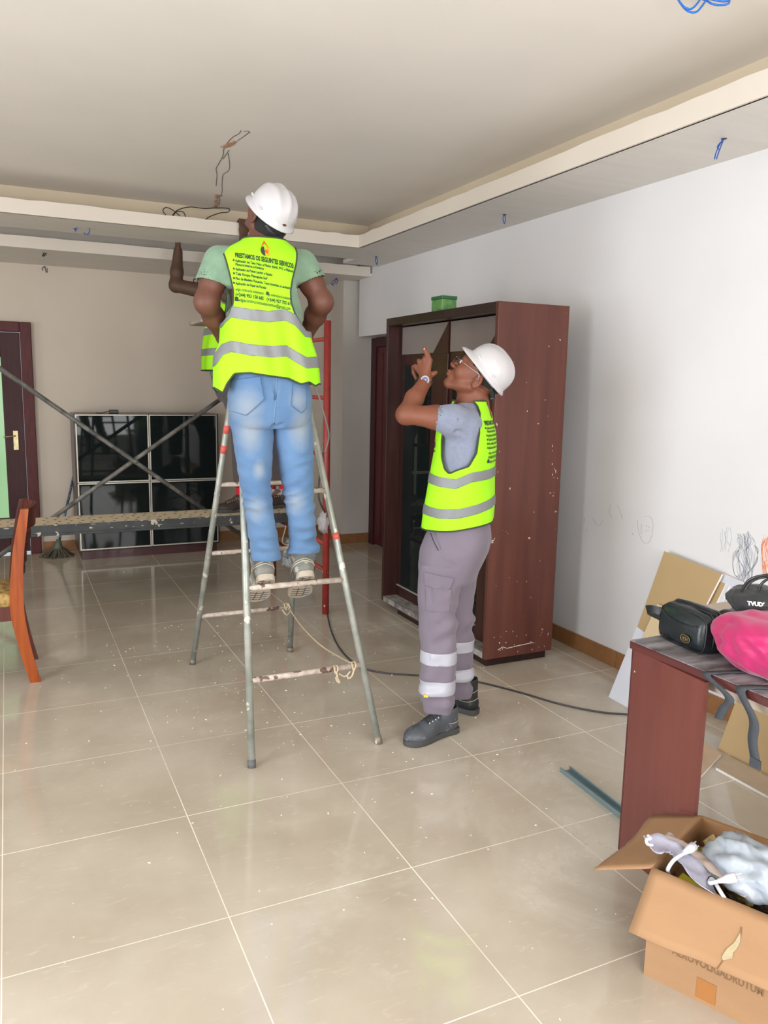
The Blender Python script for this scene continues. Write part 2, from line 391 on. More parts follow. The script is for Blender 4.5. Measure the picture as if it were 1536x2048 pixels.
d2 = tag(bpy.data.objects.new('door_2', None), kind='structure'); COL.objects.link(d2); d2.location = (3.31, 4.5, 0)
q = MB(); q.box((3.27, 4.87, 0), (3.33, 4.965, 1.995), bevel=0.005); q.box((3.27, 4.0, 1.91), (3.33, 4.87, 1.995), bevel=0.005); q.box((3.27, 3.91, 0), (3.33, 4.0, 1.995), bevel=0.005); q.build('door_frame', M_MAROON2, d2)
q = MB(); q.box((3.29, 4.0, 0.01), (3.33, 4.87, 1.91))
for k in range(6): q.box((3.283, 4.05+k*0.135, 0.06), (3.292, 4.165+k*0.135, 1.85), bevel=0.003)
q.build('door_leaf', M_MAROON, d2)

# ---- marks on the right wall: pencil scribbles and orange crayon
M_PENCIL = mat('graphite_pencil', (0.25, 0.27, 0.33), rough=0.8)
M_CRAYON = mat('orange_crayon', srgb(245, 130, 90), rough=0.8, var=0.5, vscale=60, col2=srgb(250, 190, 165))
def wallp(px, py): p = PX(px, py, XR-0.0005); return (p[0], p[1], p[2])
q = MB(); rg = random.Random(3)
def scr(pts, r=0.0007): q.tube([wallp(*p) for p in catmull(pts, 5)], r, seg=4)
scr([(1275, 1040), (1277, 1062), (1285, 1082), (1296, 1086), (1304, 1070), (1306, 1046), (1300, 1034), (1288, 1033)])
scr([(1284, 1048), (1282, 1060), (1284, 1068)]); scr([(1292, 1050), (1300, 1056)]); scr([(1290, 1062), (1299, 1062)])
scr([(1186, 1034), (1191, 1046), (1198, 1052), (1205, 1042)]); scr([(1170, 1036), (1168, 1044)]); scr([(1234, 1010), (1240, 1022), (1245, 1038)]); scr([(1264, 1066), (1267, 1070)], 0.0012)
scr([(1222, 1010), (1219, 1024), (1224, 1036)]); scr([(1172, 1058), (1176, 1062)])
for k in range(26):
    cx = 1492 + rg.uniform(-16, 12); w = rg.uniform(6, 20)
    scr([(cx-w*0.2, 1062+rg.uniform(0, 14)), (cx+w*rg.uniform(-.6, .6), 1085+rg.uniform(-5, 5)), (cx+w*rg.uniform(-1, 1), 1110+rg.uniform(-5, 5)), (cx+w*rg.uniform(-1, 1)*.5, 1140+rg.uniform(-5, 10)), (cx+rg.uniform(-6, 6), 1158+rg.uniform(-4, 12))], 0.0006)
for k in range(5): scr([(1508, 1090), (1517-k, 1100), (1511+k, 1122), (1500, 1142), (1486, 1158-k*3), (1470, 1150), (1466, 1125-k*4), (1478, 1100)], 0.0006)
for k in range(7):
    cx = 1442+k*3; scr([(cx, 1058+rg.uniform(-4, 8)), (cx+rg.uniform(-4, 4), 1078), (cx+rg.uniform(-5, 5), 1098+rg.uniform(-9, 9))], 0.0004)
q.build('pencil_scribble', M_PENCIL, wr)
q = MB()
for k in range(15):
    cx = 1526+k*1.2; q.tube([wallp(*p) for p in catmull([(cx+2, 1072+rg.uniform(-4, 8)), (cx-5+rg.uniform(-3, 3), 1092), (cx-2+rg.uniform(-4, 2), 1112), (cx+rg.uniform(-4, 4), 1150+rg.uniform(-8, 10))], 4)], 0.0012, seg=4)
q.tube([wallp(1534, 1122), wallp(1538, 1148)], 0.012, seg=6)
q.build('crayon_mark', M_CRAYON, wr)
# ================================================================== WARDROBE
rnd = random.Random(11)
def wood_mat(name, c1, c2, axis='z', rough=0.32, coat=0.15, scale=5, specks=True):
    st = {'z': (9, 9, 0.7), 'y': (9, 0.7, 9), 'x': (0.7, 9, 9)}[axis]
    return mat(name, c1, rough=rough, col2=c2, vscale=scale, stretch=st, coat=coat, spec=0.28, bump=0.04, bscale=18, spots=srgb(190, 175, 165) if specks else None, spot_scale=23, spot_thr=0.735)
M_WARD = wood_mat('wardrobe_mahogany', srgb(98, 57, 47), srgb(76, 42, 36), 'z', 0.42, 0.1, 1.3)
M_WARDD = wood_mat('wardrobe_dark_mahogany', srgb(50, 28, 25), srgb(34, 20, 18), 'z', 0.3)
M_WDOOR = wood_mat('wardrobe_door_mahogany', srgb(66, 36, 31), srgb(46, 26, 23), 'z', 0.35, 0.1, 2)
M_BLACKG = mat('black_glass', (0.008, 0.012, 0.012), rough=0.03, spec=0.22)
M_DARKIN = mat('dark_interior', (0.01, 0.01, 0.01), rough=0.6)
M_GREYPANEL = mat('satin_grey_inlay', srgb(128, 118, 116), rough=0.4, var=0.1, vscale=5)
M_DUST = mat('plaster_dusted_board', srgb(96, 88, 86), rough=0.8, col2=srgb(170, 165, 160), vscale=14, stretch=(3, 1, 1), bump=0.05)
X0, X1, Y0, Y1, ZT = 2.415, 2.87, 1.475, 2.83, 1.99
wd = empty('wardrobe', (2.64, 2.15, 0), 'tall dark mahogany wardrobe with glass doors standing before the white wall', 'wardrobe')
q = MB(); q.box((X0, Y0, 0.05), (X1, Y0+0.028, ZT), bevel=0.002); q.build('side_panel', M_WARD, wd)
q = MB(); q.box((X0, Y1-0.028, 0.05), (X1, Y1, ZT), bevel=0.002); q.build('side_panel', M_WDOOR, wd)
q = MB(); q.box((X0, Y0+0.028, ZT-0.05), (X1, Y1-0.028, ZT), bevel=0.002); q.build('top_panel', M_WARDD, wd)
q = MB(); q.box((X0, Y0+0.028, 0.05), (X1, Y1-0.028, 0.085), bevel=0.002); q.build('bottom_panel', M_DUST, wd)
q = MB(); q.box((X1-0.012, Y0+0.028, 0.085), (X1-0.002, Y1-0.028, ZT-0.05)); q.build('back_panel', M_WARDD, wd)
q = MB(); q.box((X0+0.03, Y0+0.03, 0.0), (X1-0.02, Y1-0.2, 0.05), bevel=0.002); q.build('plinth', M_WARDD, wd)
XD = X0+0.10   # doors set back in the deep surround
def glass_door(y0, y1, flip):
    q = MB(); z0, z1 = 0.09, ZT-0.055
    # flat leaf behind, wooden upper corner triangle, glass panel window frame
    q.box((XD, y0, z0), (XD+0.02, y0+0.035, z1)); q.box((XD, y1-0.035, z0), (XD+0.02, y1, z1))
    q.box((XD, y0+0.035, z0), (XD+0.02, y1-0.035, z0+0.06)); q.box((XD, y0+0.035, z1-0.25), (XD+0.02, y1-0.035, z1))
    q.box((XD-0.012, y0+0.002, z0), (XD, y0+0.20, z1-0.19), bevel=0.002)   # wide stile, near side
    q.prism([(XD-0.002, y0+0.20, z1-0.19), (XD-0.002, y0+0.004, z1-0.19), (XD-0.002, y0+0.004, z1-0.004)], (-0.010, 0, 0))
    dr = q.build('door', M_WDOOR, wd)
    q = MB(); q.box((XD+0.004, y0+0.20, z0+0.06), (XD+0.012, y1-0.035, z1-0.25)); q.build('glass_pane', M_BLACKG, dr)
    q = MB(); q.prism([(XD-0.004, y0+0.02, z1-0.002), (XD-0.004, y0+0.20, z1-0.18), (XD-0.004, y1-0.002, z1-0.18), (XD-0.004, y1-0.002, z1-0.002)], (0.004, 0, 0)); q.build('grey_inlay', M_GREYPANEL, dr)
    q = MB(); q.box((XD-0.016, y0+0.205, z0+0.075), (XD-0.002, y1-0.01, z0+0.082)); q.build('metal_trim', M_ALU, dr)
glass_door(Y0+0.05, Y0+0.66, 0); glass_door(Y0+0.665, Y1-0.05, 1)
for ya_ in (Y0+0.028, Y1-0.05):
    q = MB(); q.box((XD+0.001, ya_, 0.085), (XD+0.035, ya_+0.022, ZT-0.05)); q.build('door_jamb', M_WARDD, wd)
q = MB(); q.tube([(2.50, Y0-0.001, 0.098), (2.53, Y0-0.001, 0.112), (2.56, Y0-0.001, 0.10), (2.62, Y0-0.001, 0.105), (2.74, Y0-0.001, 0.112)], 0.0016, seg=5)
for k in range(26): q.ball((rnd.uniform(X0+.02, X1-.02), Y0, rnd.choice([rnd.uniform(0.06, 0.2), rnd.uniform(.5, 1.5)])), (rnd.uniform(.001, .004), .001, rnd.uniform(.001, .005)), seg=6)
for k in range(14): q.ball((rnd.uniform(2.80, 2.85), Y0, rnd.uniform(0.95, 1.25)), (rnd.uniform(.001, .003), .001, rnd.uniform(.002, .007)), seg=6)
q.build('plaster_speck', mat('dried_plaster', (0.75, 0.70, 0.66), rough=0.9), wd)['kind'] = 'stuff'

M_GREENP = mat('green_printed_card', srgb(58, 120, 70), rough=0.45, col2=srgb(110, 150, 80), vscale=30)
gb = empty('box', (2.50, 2.20, 1.99), 'small green printed box standing on top of the wardrobe', 'box')
q = MB(); q.box((2.45, 2.14, 1.99), (2.55, 2.27, 2.062), bevel=0.003); q.build('carton', M_GREENP, gb)
q = MB(); q.box((2.447, 2.137, 2.062), (2.553, 2.273, 2.082), bevel=0.003); q.build('lid', mat('dark_green_card', srgb(40, 95, 55), rough=0.4), gb)

# ================================================================== BLACK GLASS CABINET
tv = empty('cabinet', (1.20, 5.30, 0), 'low wide cabinet with four black glass doors in silver frames against far wall', 'cabinet')
M_SILV = mat('brushed_silver_edge', srgb(176, 170, 160), rough=0.35, metal=0.5)
q = MB(); q.box((0.585, 5.10, 0.075), (1.815, 5.50, 1.265), bevel=0.003); q.build('carcass', M_WARDD, tv)
q = MB(); q.box((0.615, 5.125, 0.0), (1.79, 5.48, 0.075)); q.build('plinth', wood_mat('cabinet_plinth_wood', srgb(78, 40, 40), srgb(56, 30, 32), 'x'), tv)
for i in range(2):
    for j in range(2):
        a = 0.597+i*0.603; c = 0.09+j*0.588; w = 0.598; h = 0.583
        q = MB(); t = 0.010
        q.box((a, 5.078, c), (a+w, 5.10, c+t)); q.box((a, 5.078, c+h-t), (a+w, 5.10, c+h)); q.box((a, 5.078, c+t), (a+t, 5.10, c+h-t)); q.box((a+w-t, 5.078, c+t), (a+w, 5.10, c+h-t))
        dr = q.build('door', M_SILV, tv)
        q = MB(); q.box((a+t, 5.083, c+t), (a+w-t, 5.095, c+h-t)); q.build('glass_pane', M_BLACKG, dr)
M_BLKP = mat('matt_black_plastic', (0.02, 0.02, 0.022), rough=0.4)
p = PY(228, 826, 5.2)
ad = empty('power_adapter', (p[0], 5.2, 1.265), 'small black power adapter with short cable lying on black glass cabinet', 'adapter')
q = MB(); q.box((p[0]-0.04, 5.17, 1.265), (p[0]+0.035, 5.23, 1.297), bevel=0.006); q.build('adapter_body', M_BLKP, ad)
q = MB(); q.tube(catmull([(p[0]-0.04, 5.2, 1.285), (p[0]-0.07, 5.2, 1.278), (p[0]-0.10, 5.19, 1.269), (p[0]-0.15, 5.2, 1.269)], 5), 0.003, seg=6); q.build('cable', M_BLKP, ad, smooth=True)

# ================================================================== MOP
mo = empty('mop', (0.41, 5.36, 0), 'string mop with striped handle leaning in the corner beside black glass cabinet', 'mop')
a = np.array([0.44, 5.37, 0.12]); b_ = np.array([0.60, 5.54, 0.70])
M_MOPH = bpy.data.materials.new('checked_handle_wrap'); M_MOPH.use_nodes = True
_n = M_MOPH.node_tree.nodes; _l = M_MOPH.node_tree.links
_t = _n.new('ShaderNodeTexCoord'); _c = _n.new('ShaderNodeTexChecker'); _c.inputs['Scale'].default_value = 60; _c.inputs[1].default_value = (0.02, 0.04, 0.07, 1); _c.inputs[2].default_value = (0.16, 0.22, 0.3, 1)
_l.new(_t.outputs['Object'], _c.inputs[0]); _l.new(_c.outputs[0], _n['Principled BSDF'].inputs['Base Color'])
q = MB(); q.tube([a, b_], 0.011, seg=12); q.build('handle', M_MOPH, mo, smooth=True)
q = MB(); q.tube([(0.44, 5.37, 0.15), (0.435, 5.365, 0.10), (0.43, 5.36, 0.06)], [0.018, 0.03, 0.05], seg=12); q.build('clamp', mat('grey_green_plastic', srgb(90, 100, 88), rough=0.6), mo, smooth=True)
q = MB(); rg = random.Random(8)
for k in range(90):
    an = rg.uniform(0, 2*PI); L_ = rg.uniform(0.06, 0.14); c0 = np.array([0.42, 5.355, 0.075])
    e = c0+np.array([math.cos(an)*L_, math.sin(an)*L_*0.8, 0]); e[2] = 0.008
    m_ = (c0+e)/2+np.array([rg.uniform(-.015, .015), rg.uniform(-.015, .015), 0.018])
    q.tube(catmull([c0, m_, e, e+np.array([rg.uniform(-.03, .03), rg.uniform(-.03, .03), 0])], 3), 0.006, seg=5)
q.build('mop_strings', mat('damp_grey_cotton', srgb(96, 88, 74), rough=0.95, var=0.4, vscale=60), mo, smooth=True)

# ================================================================== CHAIR (only its back half stands in the picture)
ch = empty('dining_chair', (-0.05, 2.39, 0), 'varnished orange brown wooden dining chair with patterned seat beside green glass door', 'chair')
M_CHAIR = wood_mat('orange_lit_varnished_wood', srgb(158, 74, 8), srgb(112, 40, 4), 'z', 0.35, 0.05, 4, False)
M_CHAIRD = wood_mat('red_varnished_wood', srgb(92, 34, 20), srgb(62, 22, 14), 'z', 0.35, 0.05, 4, False)
prof = [(0.150, 0.0, 0.050), (0.122, 0.12, 0.054), (0.098, 0.25, 0.058), (0.083, 0.36, 0.064), (0.082, 0.46, 0.064), (0.088, 0.56, 0.058), (0.103, 0.70, 0.052), (0.124, 0.82, 0.046), (0.140, 0.905, 0.036)]
def post(y, dy=0.030):
    rings = []
    for cx, z, w in catmull(prof, 5): rings.append([(cx-w/2, y, z), (cx+w/2, y, z), (cx+w/2, y+dy, z), (cx-w/2, y+dy, z)])
    q = MB(); q.loft(rings); o = q.build('leg', M_CHAIR if y < 2.3 else M_CHAIRD, ch); smooth_by_angle(o, 30); return o  # near post in a lit orange, far one darker: light put into the wood colour
post(2.19); post(2.56)
def back_x(z):
    zs = [p[1] for p in prof]; return float(np.interp(z, zs, [p[0] for p in prof]))
def rail(name, z0, z1, bow, wave=0.0):
    rings = []; n = 20
    for i in range(n+1):
        t = i/n; y = 2.20+t*0.375; bx = bow*math.sin(PI*t); wv = wave*math.cos(t*2*PI*1)
        xm = back_x((z0+z1)/2)
        rings.append([(xm+bx-0.011, y, z0+wv), (xm+bx+0.011, y, z0+wv), (xm+bx+0.011+(back_x(z1)-back_x(z0))*.6, y, z1+wv+0.012*math.sin(PI*t)), (xm+bx-0.011+(back_x(z1)-back_x(z0))*.6, y, z1+wv+0.012*math.sin(PI*t))])
    q = MB(); q.loft(rings); smooth_by_angle(q.build(name, M_CHAIRD, ch), 30)
rail('top_rail', 0.80, 0.90, 0.050); rail('back_slat', 0.735, 0.765, 0.042, 0.008); rail('back_slat', 0.675, 0.705, 0.038, 0.008); rail('back_slat', 0.615, 0.645, 0.034, 0.008); rail('back_slat', 0.555, 0.585, 0.03, 0.008)
M_SEAT = mat('gold_patterned_fabric', srgb(196, 164, 96), rough=0.8, col2=srgb(120, 92, 48), vscale=32, bump=0.2, bscale=30)
q = MB(); q.box((-0.34, 2.20, 0.405), (0.068, 2.58, 0.475), bevel=0.018); q.build('seat', M_SEAT, ch, smooth=True)
q = MB(); q.box((-0.33, 2.205, 0.335), (0.058, 2.225, 0.41)); q.box((-0.33, 2.555, 0.335), (0.058, 2.575, 0.41)); q.box((-0.35, 2.205, 0.335), (-0.33, 2.575, 0.41)); q.box((0.05, 2.225, 0.335), (0.068, 2.555, 0.41)); q.build('seat_frame', M_CHAIRD, ch)
for y in (2.20, 2.545):
    q = MB(); q.loft([[(-0.345, y, 0.0), (-0.315, y, 0.0), (-0.315, y+0.03, 0.0), (-0.345, y+0.03, 0.0)], [(-0.35, y, 0.41), (-0.31, y, 0.41), (-0.31, y+0.035, 0.41), (-0.35, y+0.035, 0.41)]]); q.build('leg', M_CHAIRD, ch)

# ================================================================== SCAFFOLD
M_REDP = mat('chipped_red_paint_steel', srgb(148, 48, 42), rough=0.45, var=0.25, vscale=18, spots=srgb(205, 190, 175), spot_scale=26, spot_thr=0.69, bump=0.05)
M_DKST = mat('plaster_smeared_dark_steel', srgb(52, 52, 50), rough=0.55, metal=0.2, col2=srgb(130, 128, 122), vscale=11, stretch=(1, 1, 1), bump=0.15, bscale=30, detail=8)
sf_ = empty('scaffold', (0.95, 3.4, 0), 'red tube scaffold with crossed dark braces standing between stepladder and cabinet', 'scaffold')
def scaf_frame(x):
    for y in (2.81, 3.99):
        q = MB(); q.tube([(x, y, 0), (x, y, 1.955)], 0.0235, seg=14); q.build('post', M_REDP, sf_, smooth=True)
    for z in (0.30, 0.485, 1.08, 1.46, 1.84):
        q = MB(); q.tube([(x, 2.83, z), (x, 3.97, z)], 0.013 if z != 0.485 else 0.019, seg=10); q.build('crossbar', M_REDP, sf_, smooth=True)
    q = MB(); q.tube([(x, 3.40, 0.30), (x, 3.40, 0.47)], 0.013, seg=10); q.build('strut', M_REDP, sf_, smooth=True)
    q = MB(); q.tube([(x, 3.40, 1.08), (x, 3.40, 1.84)], 0.013, seg=10); q.build('strut', M_REDP, sf_, smooth=True)
scaf_frame(1.985); scaf_frame(-0.085)
def bar(p0, p1):
    q = MB(); q.tube([p0, p1], 0.0165, seg=10); o = q.build('brace_tube', M_DKST, sf_, smooth=True); o['label'] = 'dark plaster-smeared diagonal brace'; return o
bar((-0.08, 4.03, 1.715), (1.98, 4.03, 0.155)); bar((-0.08, 4.065, 0.255), (1.98, 4.065, 1.695))
q = MB(); q.tube([(0.935, 4.01, 0.953), (0.935, 4.09, 0.953)], 0.016, seg=10); q.build('pivot_bolt', M_DKST, sf_, smooth=True)

pk = empty('scaffold_plank', (0.95, 3.78, 0.52), 'perforated plaster-caked steel walking plank between the red scaffold frames', 'plank')
M_PLANK = mat('plaster_caked_plank_top', srgb(216, 200, 172), rough=0.85, var=0.12, vscale=14, bump=0.25, bscale=50)
M_PLSIDE = mat('grey_green_plank_side', srgb(66, 70, 70), rough=0.6, col2=srgb(44, 47, 48), vscale=9, spots=srgb(190, 180, 165), spot_scale=16, spot_thr=0.66, bump=0.2)
YN, YFR, ZP = 3.61, 3.95, 0.578
def plank_top():
    """top sheet with real punched holes"""
    bm = bmesh.new(); rows = 4; pitch = 0.075; x0, x1 = -0.20, 2.08; n = int((x1-x0)/pitch)
    ys = np.linspace(YN, YFR, rows+1)
    for i in range(n):
        for j in range(rows):
            a, b2 = x0+i*pitch, x0+(i+1)*pitch; c, d2 = ys[j], ys[j+1]
            sq = [(a, c), ((a+b2)/2, c), (b2, c), (b2, (c+d2)/2), (b2, d2), ((a+b2)/2, d2), (a, d2), (a, (c+d2)/2)]
            if i % 6 == 5 and j % 2: 
                bm.faces.new([bm.verts.new((x, y, ZP)) for x, y in sq]); continue
            cx = (a+b2)/2+(0.012 if j % 2 else -0.012); cy = (c+d2)/2; r = 0.012
            O = [bm.verts.new((x, y, ZP)) for x, y in sq]
            I = [bm.verts.new((cx+r*math.cos(an), cy+r*math.sin(an), ZP)) for an in [-3*PI/4+k*PI/4 for k in range(8)]]
            for k in range(8):
                bm.faces.new((O[k], O[(k+1) % 8], I[(k+1) % 8], I[k]))
    bmesh.ops.remove_doubles(bm, verts=bm.verts, dist=1e-4)
    me = bpy.data.meshes.new('plank_deck'); bm.to_mesh(me); bm.free(); return link_mesh('plank_deck', me, M_PLANK, pk)
plank_top()
q = MB(); q.box((-0.2, YN-0.004, 0.515), (2.08, YN, ZP)); q.box((-0.2, YN-0.004, 0.510), (2.08, YN+0.03, 0.516)); q.box((-0.2, YN-0.012, 0.505), (2.08, YN-0.003, 0.522), bevel=0.003); q.build('side_rail', M_PLSIDE, pk)
q = MB(); q.box((-0.2, YN, ZP-0.007), (2.08, YFR, ZP-0.003)); q.build('hole_shade_sheet', mat('hole_shade_black', (0.015, 0.015, 0.015), rough=0.9), pk)  # black sheet added below the deck as the shade inside its holes
q = MB(); q.box((-0.2, YFR, 0.515), (2.08, YFR+0.004, ZP)); q.box((-0.2, YFR-0.03, 0.510), (2.08, YFR+0.004, 0.516)); q.build('side_rail', M_PLSIDE, pk)
for x in (-0.1, 2.0):
    for ya_ in (YN, YFR-0.03):
        q = MB(); q.box((x-0.02, ya_, 0.525), (x+0.06, ya_+0.03, 0.555)); q.build('end_hook', M_PLSIDE, pk)
for k in range(5):
    q = MB(); q.box((0.15+k*0.4, YN+.001, 0.530), (0.18+k*0.4, YFR-.001, 0.561)); q.build('stiffener', M_PLSIDE, pk)
q = MB(); rg = random.Random(2)
for k in range(46): q.ball((rg.uniform(0, 2.0), YN-0.008, rg.choice([0.512, 0.514, 0.572, 0.576, 0.54])+rg.uniform(-.003, .003)), (rg.uniform(.003, .022), .002, rg.uniform(.001, .003)), seg=6)
q.build('plaster_drip', mat('plank_plaster', (0.62, 0.57, 0.5), rough=0.9), pk)['kind'] = 'stuff'

# ================================================================== STEPLADDER
ld = empty('stepladder', (1.2, 1.5, 0), 'paint-spattered grey steel stepladder the green-shirted worker stands on', 'ladder')
M_LAD = mat('spattered_grey_green_steel', srgb(128, 134, 126), rough=0.42, metal=0.35, col2=srgb(168, 168, 160), vscale=13, spots=srgb(216, 208, 196), spot_scale=15, spot_thr=0.63, bump=0.12, bscale=35, detail=7)
M_LAD2 = mat('worn_dark_ladder_steel', srgb(104, 98, 88), rough=0.5, metal=0.3, col2=srgb(150, 140, 126), vscale=14, spots=srgb(210, 200, 188), spot_scale=19, spot_thr=0.62, bump=0.12, bscale=35)
M_RUNG = mat('plastered_rung', srgb(150, 134, 122), rough=0.7, col2=srgb(196, 184, 172), vscale=30, spots=srgb(100, 76, 66), spot_scale=24, spot_thr=0.60, bump=0.3, bscale=60)
M_PINKP = mat('red_tape_band', srgb(200, 90, 84), rough=0.6)
def fl_(z): return np.array([0.914+0.05*z, 0.863+0.27*z, z])
def fr_(z): return np.array([1.482-0.131*z, 0.86+0.27*z, z])
def bl_(z): return np.array([0.945+0.085*z, 2.16-0.29*z, z])
def br_(z): return np.array([1.511-0.06*z, 2.156-0.29*z, z])
for f_, mm in ((fl_, M_LAD), (fr_, M_LAD), (bl_, M_LAD), (br_, M_LAD)):
    q = MB(); q.tube([f_(0.0), f_(0.9), f_(1.80)], 0.0155, seg=14); lg = q.build('leg', mm, ld, smooth=True)
    q = MB(); q.tube([f_(0.0)+np.array([0, 0, 0.0]), f_(0.03)], 0.0175, seg=12); q.build('leg_cap', mat('rubber_foot', (0.10, 0.10, 0.10), rough=0.7) if f_ is fl_ else M_LAD2, lg, smooth=True)
    if f_ is fr_:
        q = MB(); q.tube([f_(0.872), f_(0.90)], 0.0162, seg=14); q.build('tape_band', M_PINKP, lg, smooth=True)
    if f_ is bl_:
        for z_ in (1.20, 1.30):
            q = MB(); q.tube([f_(z_), f_(z_+.04)], 0.0162, seg=14); q.build('tape_band', M_PINKP, lg, smooth=True)
for z in (0.335, 0.70, 1.085, 1.44):
    q = MB(); a, c = fl_(z), fr_(z); q.tube([a, (a+c)/2, c], 0.0125, seg=10); q.build('rung', M_RUNG, ld, smooth=True)
for z in (0.295, 0.66, 1.035, 1.40):
    q = MB(); a, c = bl_(z), br_(z); q.tube([a, (a+c)/2, c], 0.0115, seg=10); q.build('rung', M_RUNG, ld, smooth=True)
q = MB(); q.box((0.86, 1.30, 1.80), (1.30, 1.67, 1.818), bevel=0.004); q.build('top_platform', M_LAD2, ld)
for xa_ in (0.99, 1.24):
    q = MB(); q.box((xa_, 1.33, 1.76), (xa_+.03, 1.66, 1.80)); q.build('hinge_plate', M_LAD2, ld)

# rope tied between the rungs
M_ROPE = mat('pale_jute_rope', srgb(196, 178, 148), rough=0.95, var=0.3, vscale=90, bump=0.3, bscale=200)
rp = empty('rope', (1.44, 1.5, 0.28), 'pale rope knotted between the back and front rungs of the stepladder', 'rope')
rb = br_(0.30)+np.array([-0.03, 0, 0]); rf = fr_(0.335)+np.array([-0.045, 0, 0])
q = MB(); q.tube(catmull([rb+np.array([0.01, -0.02, -0.012]), rb*0.72+rf*0.28+np.array([0, 0, -0.035]), rb*0.4+rf*0.6+np.array([0, 0, -0.04]), rf+np.array([0.0, 0.02, 0.006])], 8), 0.0042, seg=7); q.build('rope_span', M_ROPE, rp, smooth=True)
def coil(c, r, n, wid, name='knot'):
    q = MB(); pts = []
    for i in range(int(n*12)+1):
        a = i/12*2*PI; pts.append((c[0]-wid/2+wid*i/(n*12)+0.004*math.sin(a*1.7), c[1]+r*math.cos(a), c[2]+r*math.sin(a)))
    q.tube(pts, 0.0042, seg=6); return q
q = coil(rb, 0.0175, 4, 0.035); q.tube(catmull([rb+np.array([.02, -.01, -.02]), rb+np.array([-.01, -.03, -.04]), rb+np.array([-.035, -.02, -.01])], 5), 0.004, seg=6); q.build('knot', M_ROPE, rp, smooth=True)
q = coil(rf, 0.0175, 2, 0.022); q.tube(catmull([rf+np.array([0, -.018, 0]), rf+np.array([-.012, -.02, -.035]), rf+np.array([-.03, -.02, -.045]), rf+np.array([-.033, -.018, -.030])], 6), 0.0042, seg=6); q.build('knot', M_ROPE, rp, smooth=True)
k2 = rf+np.array([-0.085, -0.001, -0.004])
q = coil(k2, 0.0170, 1.6, 0.016); q.tube(catmull([rf+np.array([-.02, -.018, -.015]), rf+np.array([-.045, -.02, -.034]), k2+np.array([0.01, -.018, -.012])], 6), 0.0036, seg=6)
q.tube(catmull([k2+np.array([0, -.018, 0]), k2+np.array([.004, -.022, -.03]), k2+np.array([.014, -.022, -.052]), k2+np.array([.004, -.022, -.046]), k2+np.array([-.004, -.02, -.026])], 6), 0.0046, seg=6); q.build('knot', M_ROPE, rp, smooth=True)

# thin cable draped down the right rail of the stepladder
M_CABD = mat('dark_flex', srgb(66, 62, 60), rough=0.6)
M_GCAB = mat('grey_flex', srgb(120, 118, 116), rough=0.5)
q = MB(); q.tube(catmull([PY(618, 752, 1.40), PY(632, 775, 1.42), PY(648, 828, 1.45), PY(657, 862, 1.50), PY(657, 880, 1.55), PY(650, 905, 1.6)], 6), 0.0042, seg=7)
tag(q.build('cable', M_GCAB, smooth=True), 'thin grey cable draped down the upper right rail of the stepladder', 'cable')
q = MB(); q.tube(catmull([PY(646, 905, 2.74), PY(640, 945, 2.74), PY(637, 985, 2.74), PY(640, 1005, 2.74), PY(650, 1025, 2.78)], 6), 0.006, seg=7)
tag(q.build('cable', M_CABD, smooth=True), 'dark cable hanging beside the red scaffold post at knee height of the worker', 'cable')
# clear plastic sheeting tied to the red post at plank height
M_POLY = mat('crumpled_clear_polythene', (0.75, 0.75, 0.76), rough=0.25, trans=0.55, spec=0.6, bump=0.5, bscale=25)
def crumple(name, pts, rad, m, lab, cat, seed=1, amp=0.35, parent=None, sub=3, freq=3.0):
    q = MB(); bmesh.ops.create_icosphere(q.bm, subdivisions=sub, radius=1.0)
    c = np.array(pts, float)
    for v in q.bm.verts:
        n_ = v.co.normalized(); f_ = 1+amp*mnoise.noise(n_*freq+Vector((seed*7.1, 0, 0)))+amp*0.4*mnoise.noise(n_*freq*2.7+Vector((0, seed*3.3, 0)))
        f_ += amp*0.35*(0.5-abs(mnoise.noise(n_*freq*1.6+Vector((seed, seed, 0)))))
        v.co = Vector(tuple(c))+Vector((n_.x*rad[0]*f_, n_.y*rad[1]*f_, n_.z*rad[2]*f_))
    o = q.build(name, m, parent, smooth=True)
    if lab: tag(o, lab, cat)
    return o
crumple('plastic_sheet', PY(648, 1045, 2.82), (0.035, 0.045, 0.075), M_POLY, 'crumpled clear polythene tied low on the red scaffold post', 'plastic sheet', 3, 0.5)
pc = empty('plastic_packet', tuple(PY(590, 1095, 3.7)), 'crumpled grey plastic packet hanging below the plank between the worker\'s ankles', 'packet')
q = MB(); g_ = []
for i in range(9):
    row = []
    for j in range(7):
        p = PY(572+i*8-j*1.5, 1075+j*9+i*3, 3.66+0.03*math.sin(i*1.9+j*1.3)+0.012*math.sin(i*4+j*3)); row.append(p)
    g_.append(row)
q.sheet(g_); o = q.build('packet_film', mat('grey_printed_film', srgb(150, 150, 152), rough=0.3, spots=srgb(70, 72, 78), spot_scale=60, spot_thr=0.6), pc, smooth=True); solidify(o, 0.004)
q = MB(); q.tube(catmull([PY(575, 1040, 3.62), PY(570, 1060, 3.63), PY(565, 1085, 3.65), PY(580, 1090, 3.66)], 5), 0.005, seg=6); q.build('tie_cord', M_ROPE, pc, smooth=True)

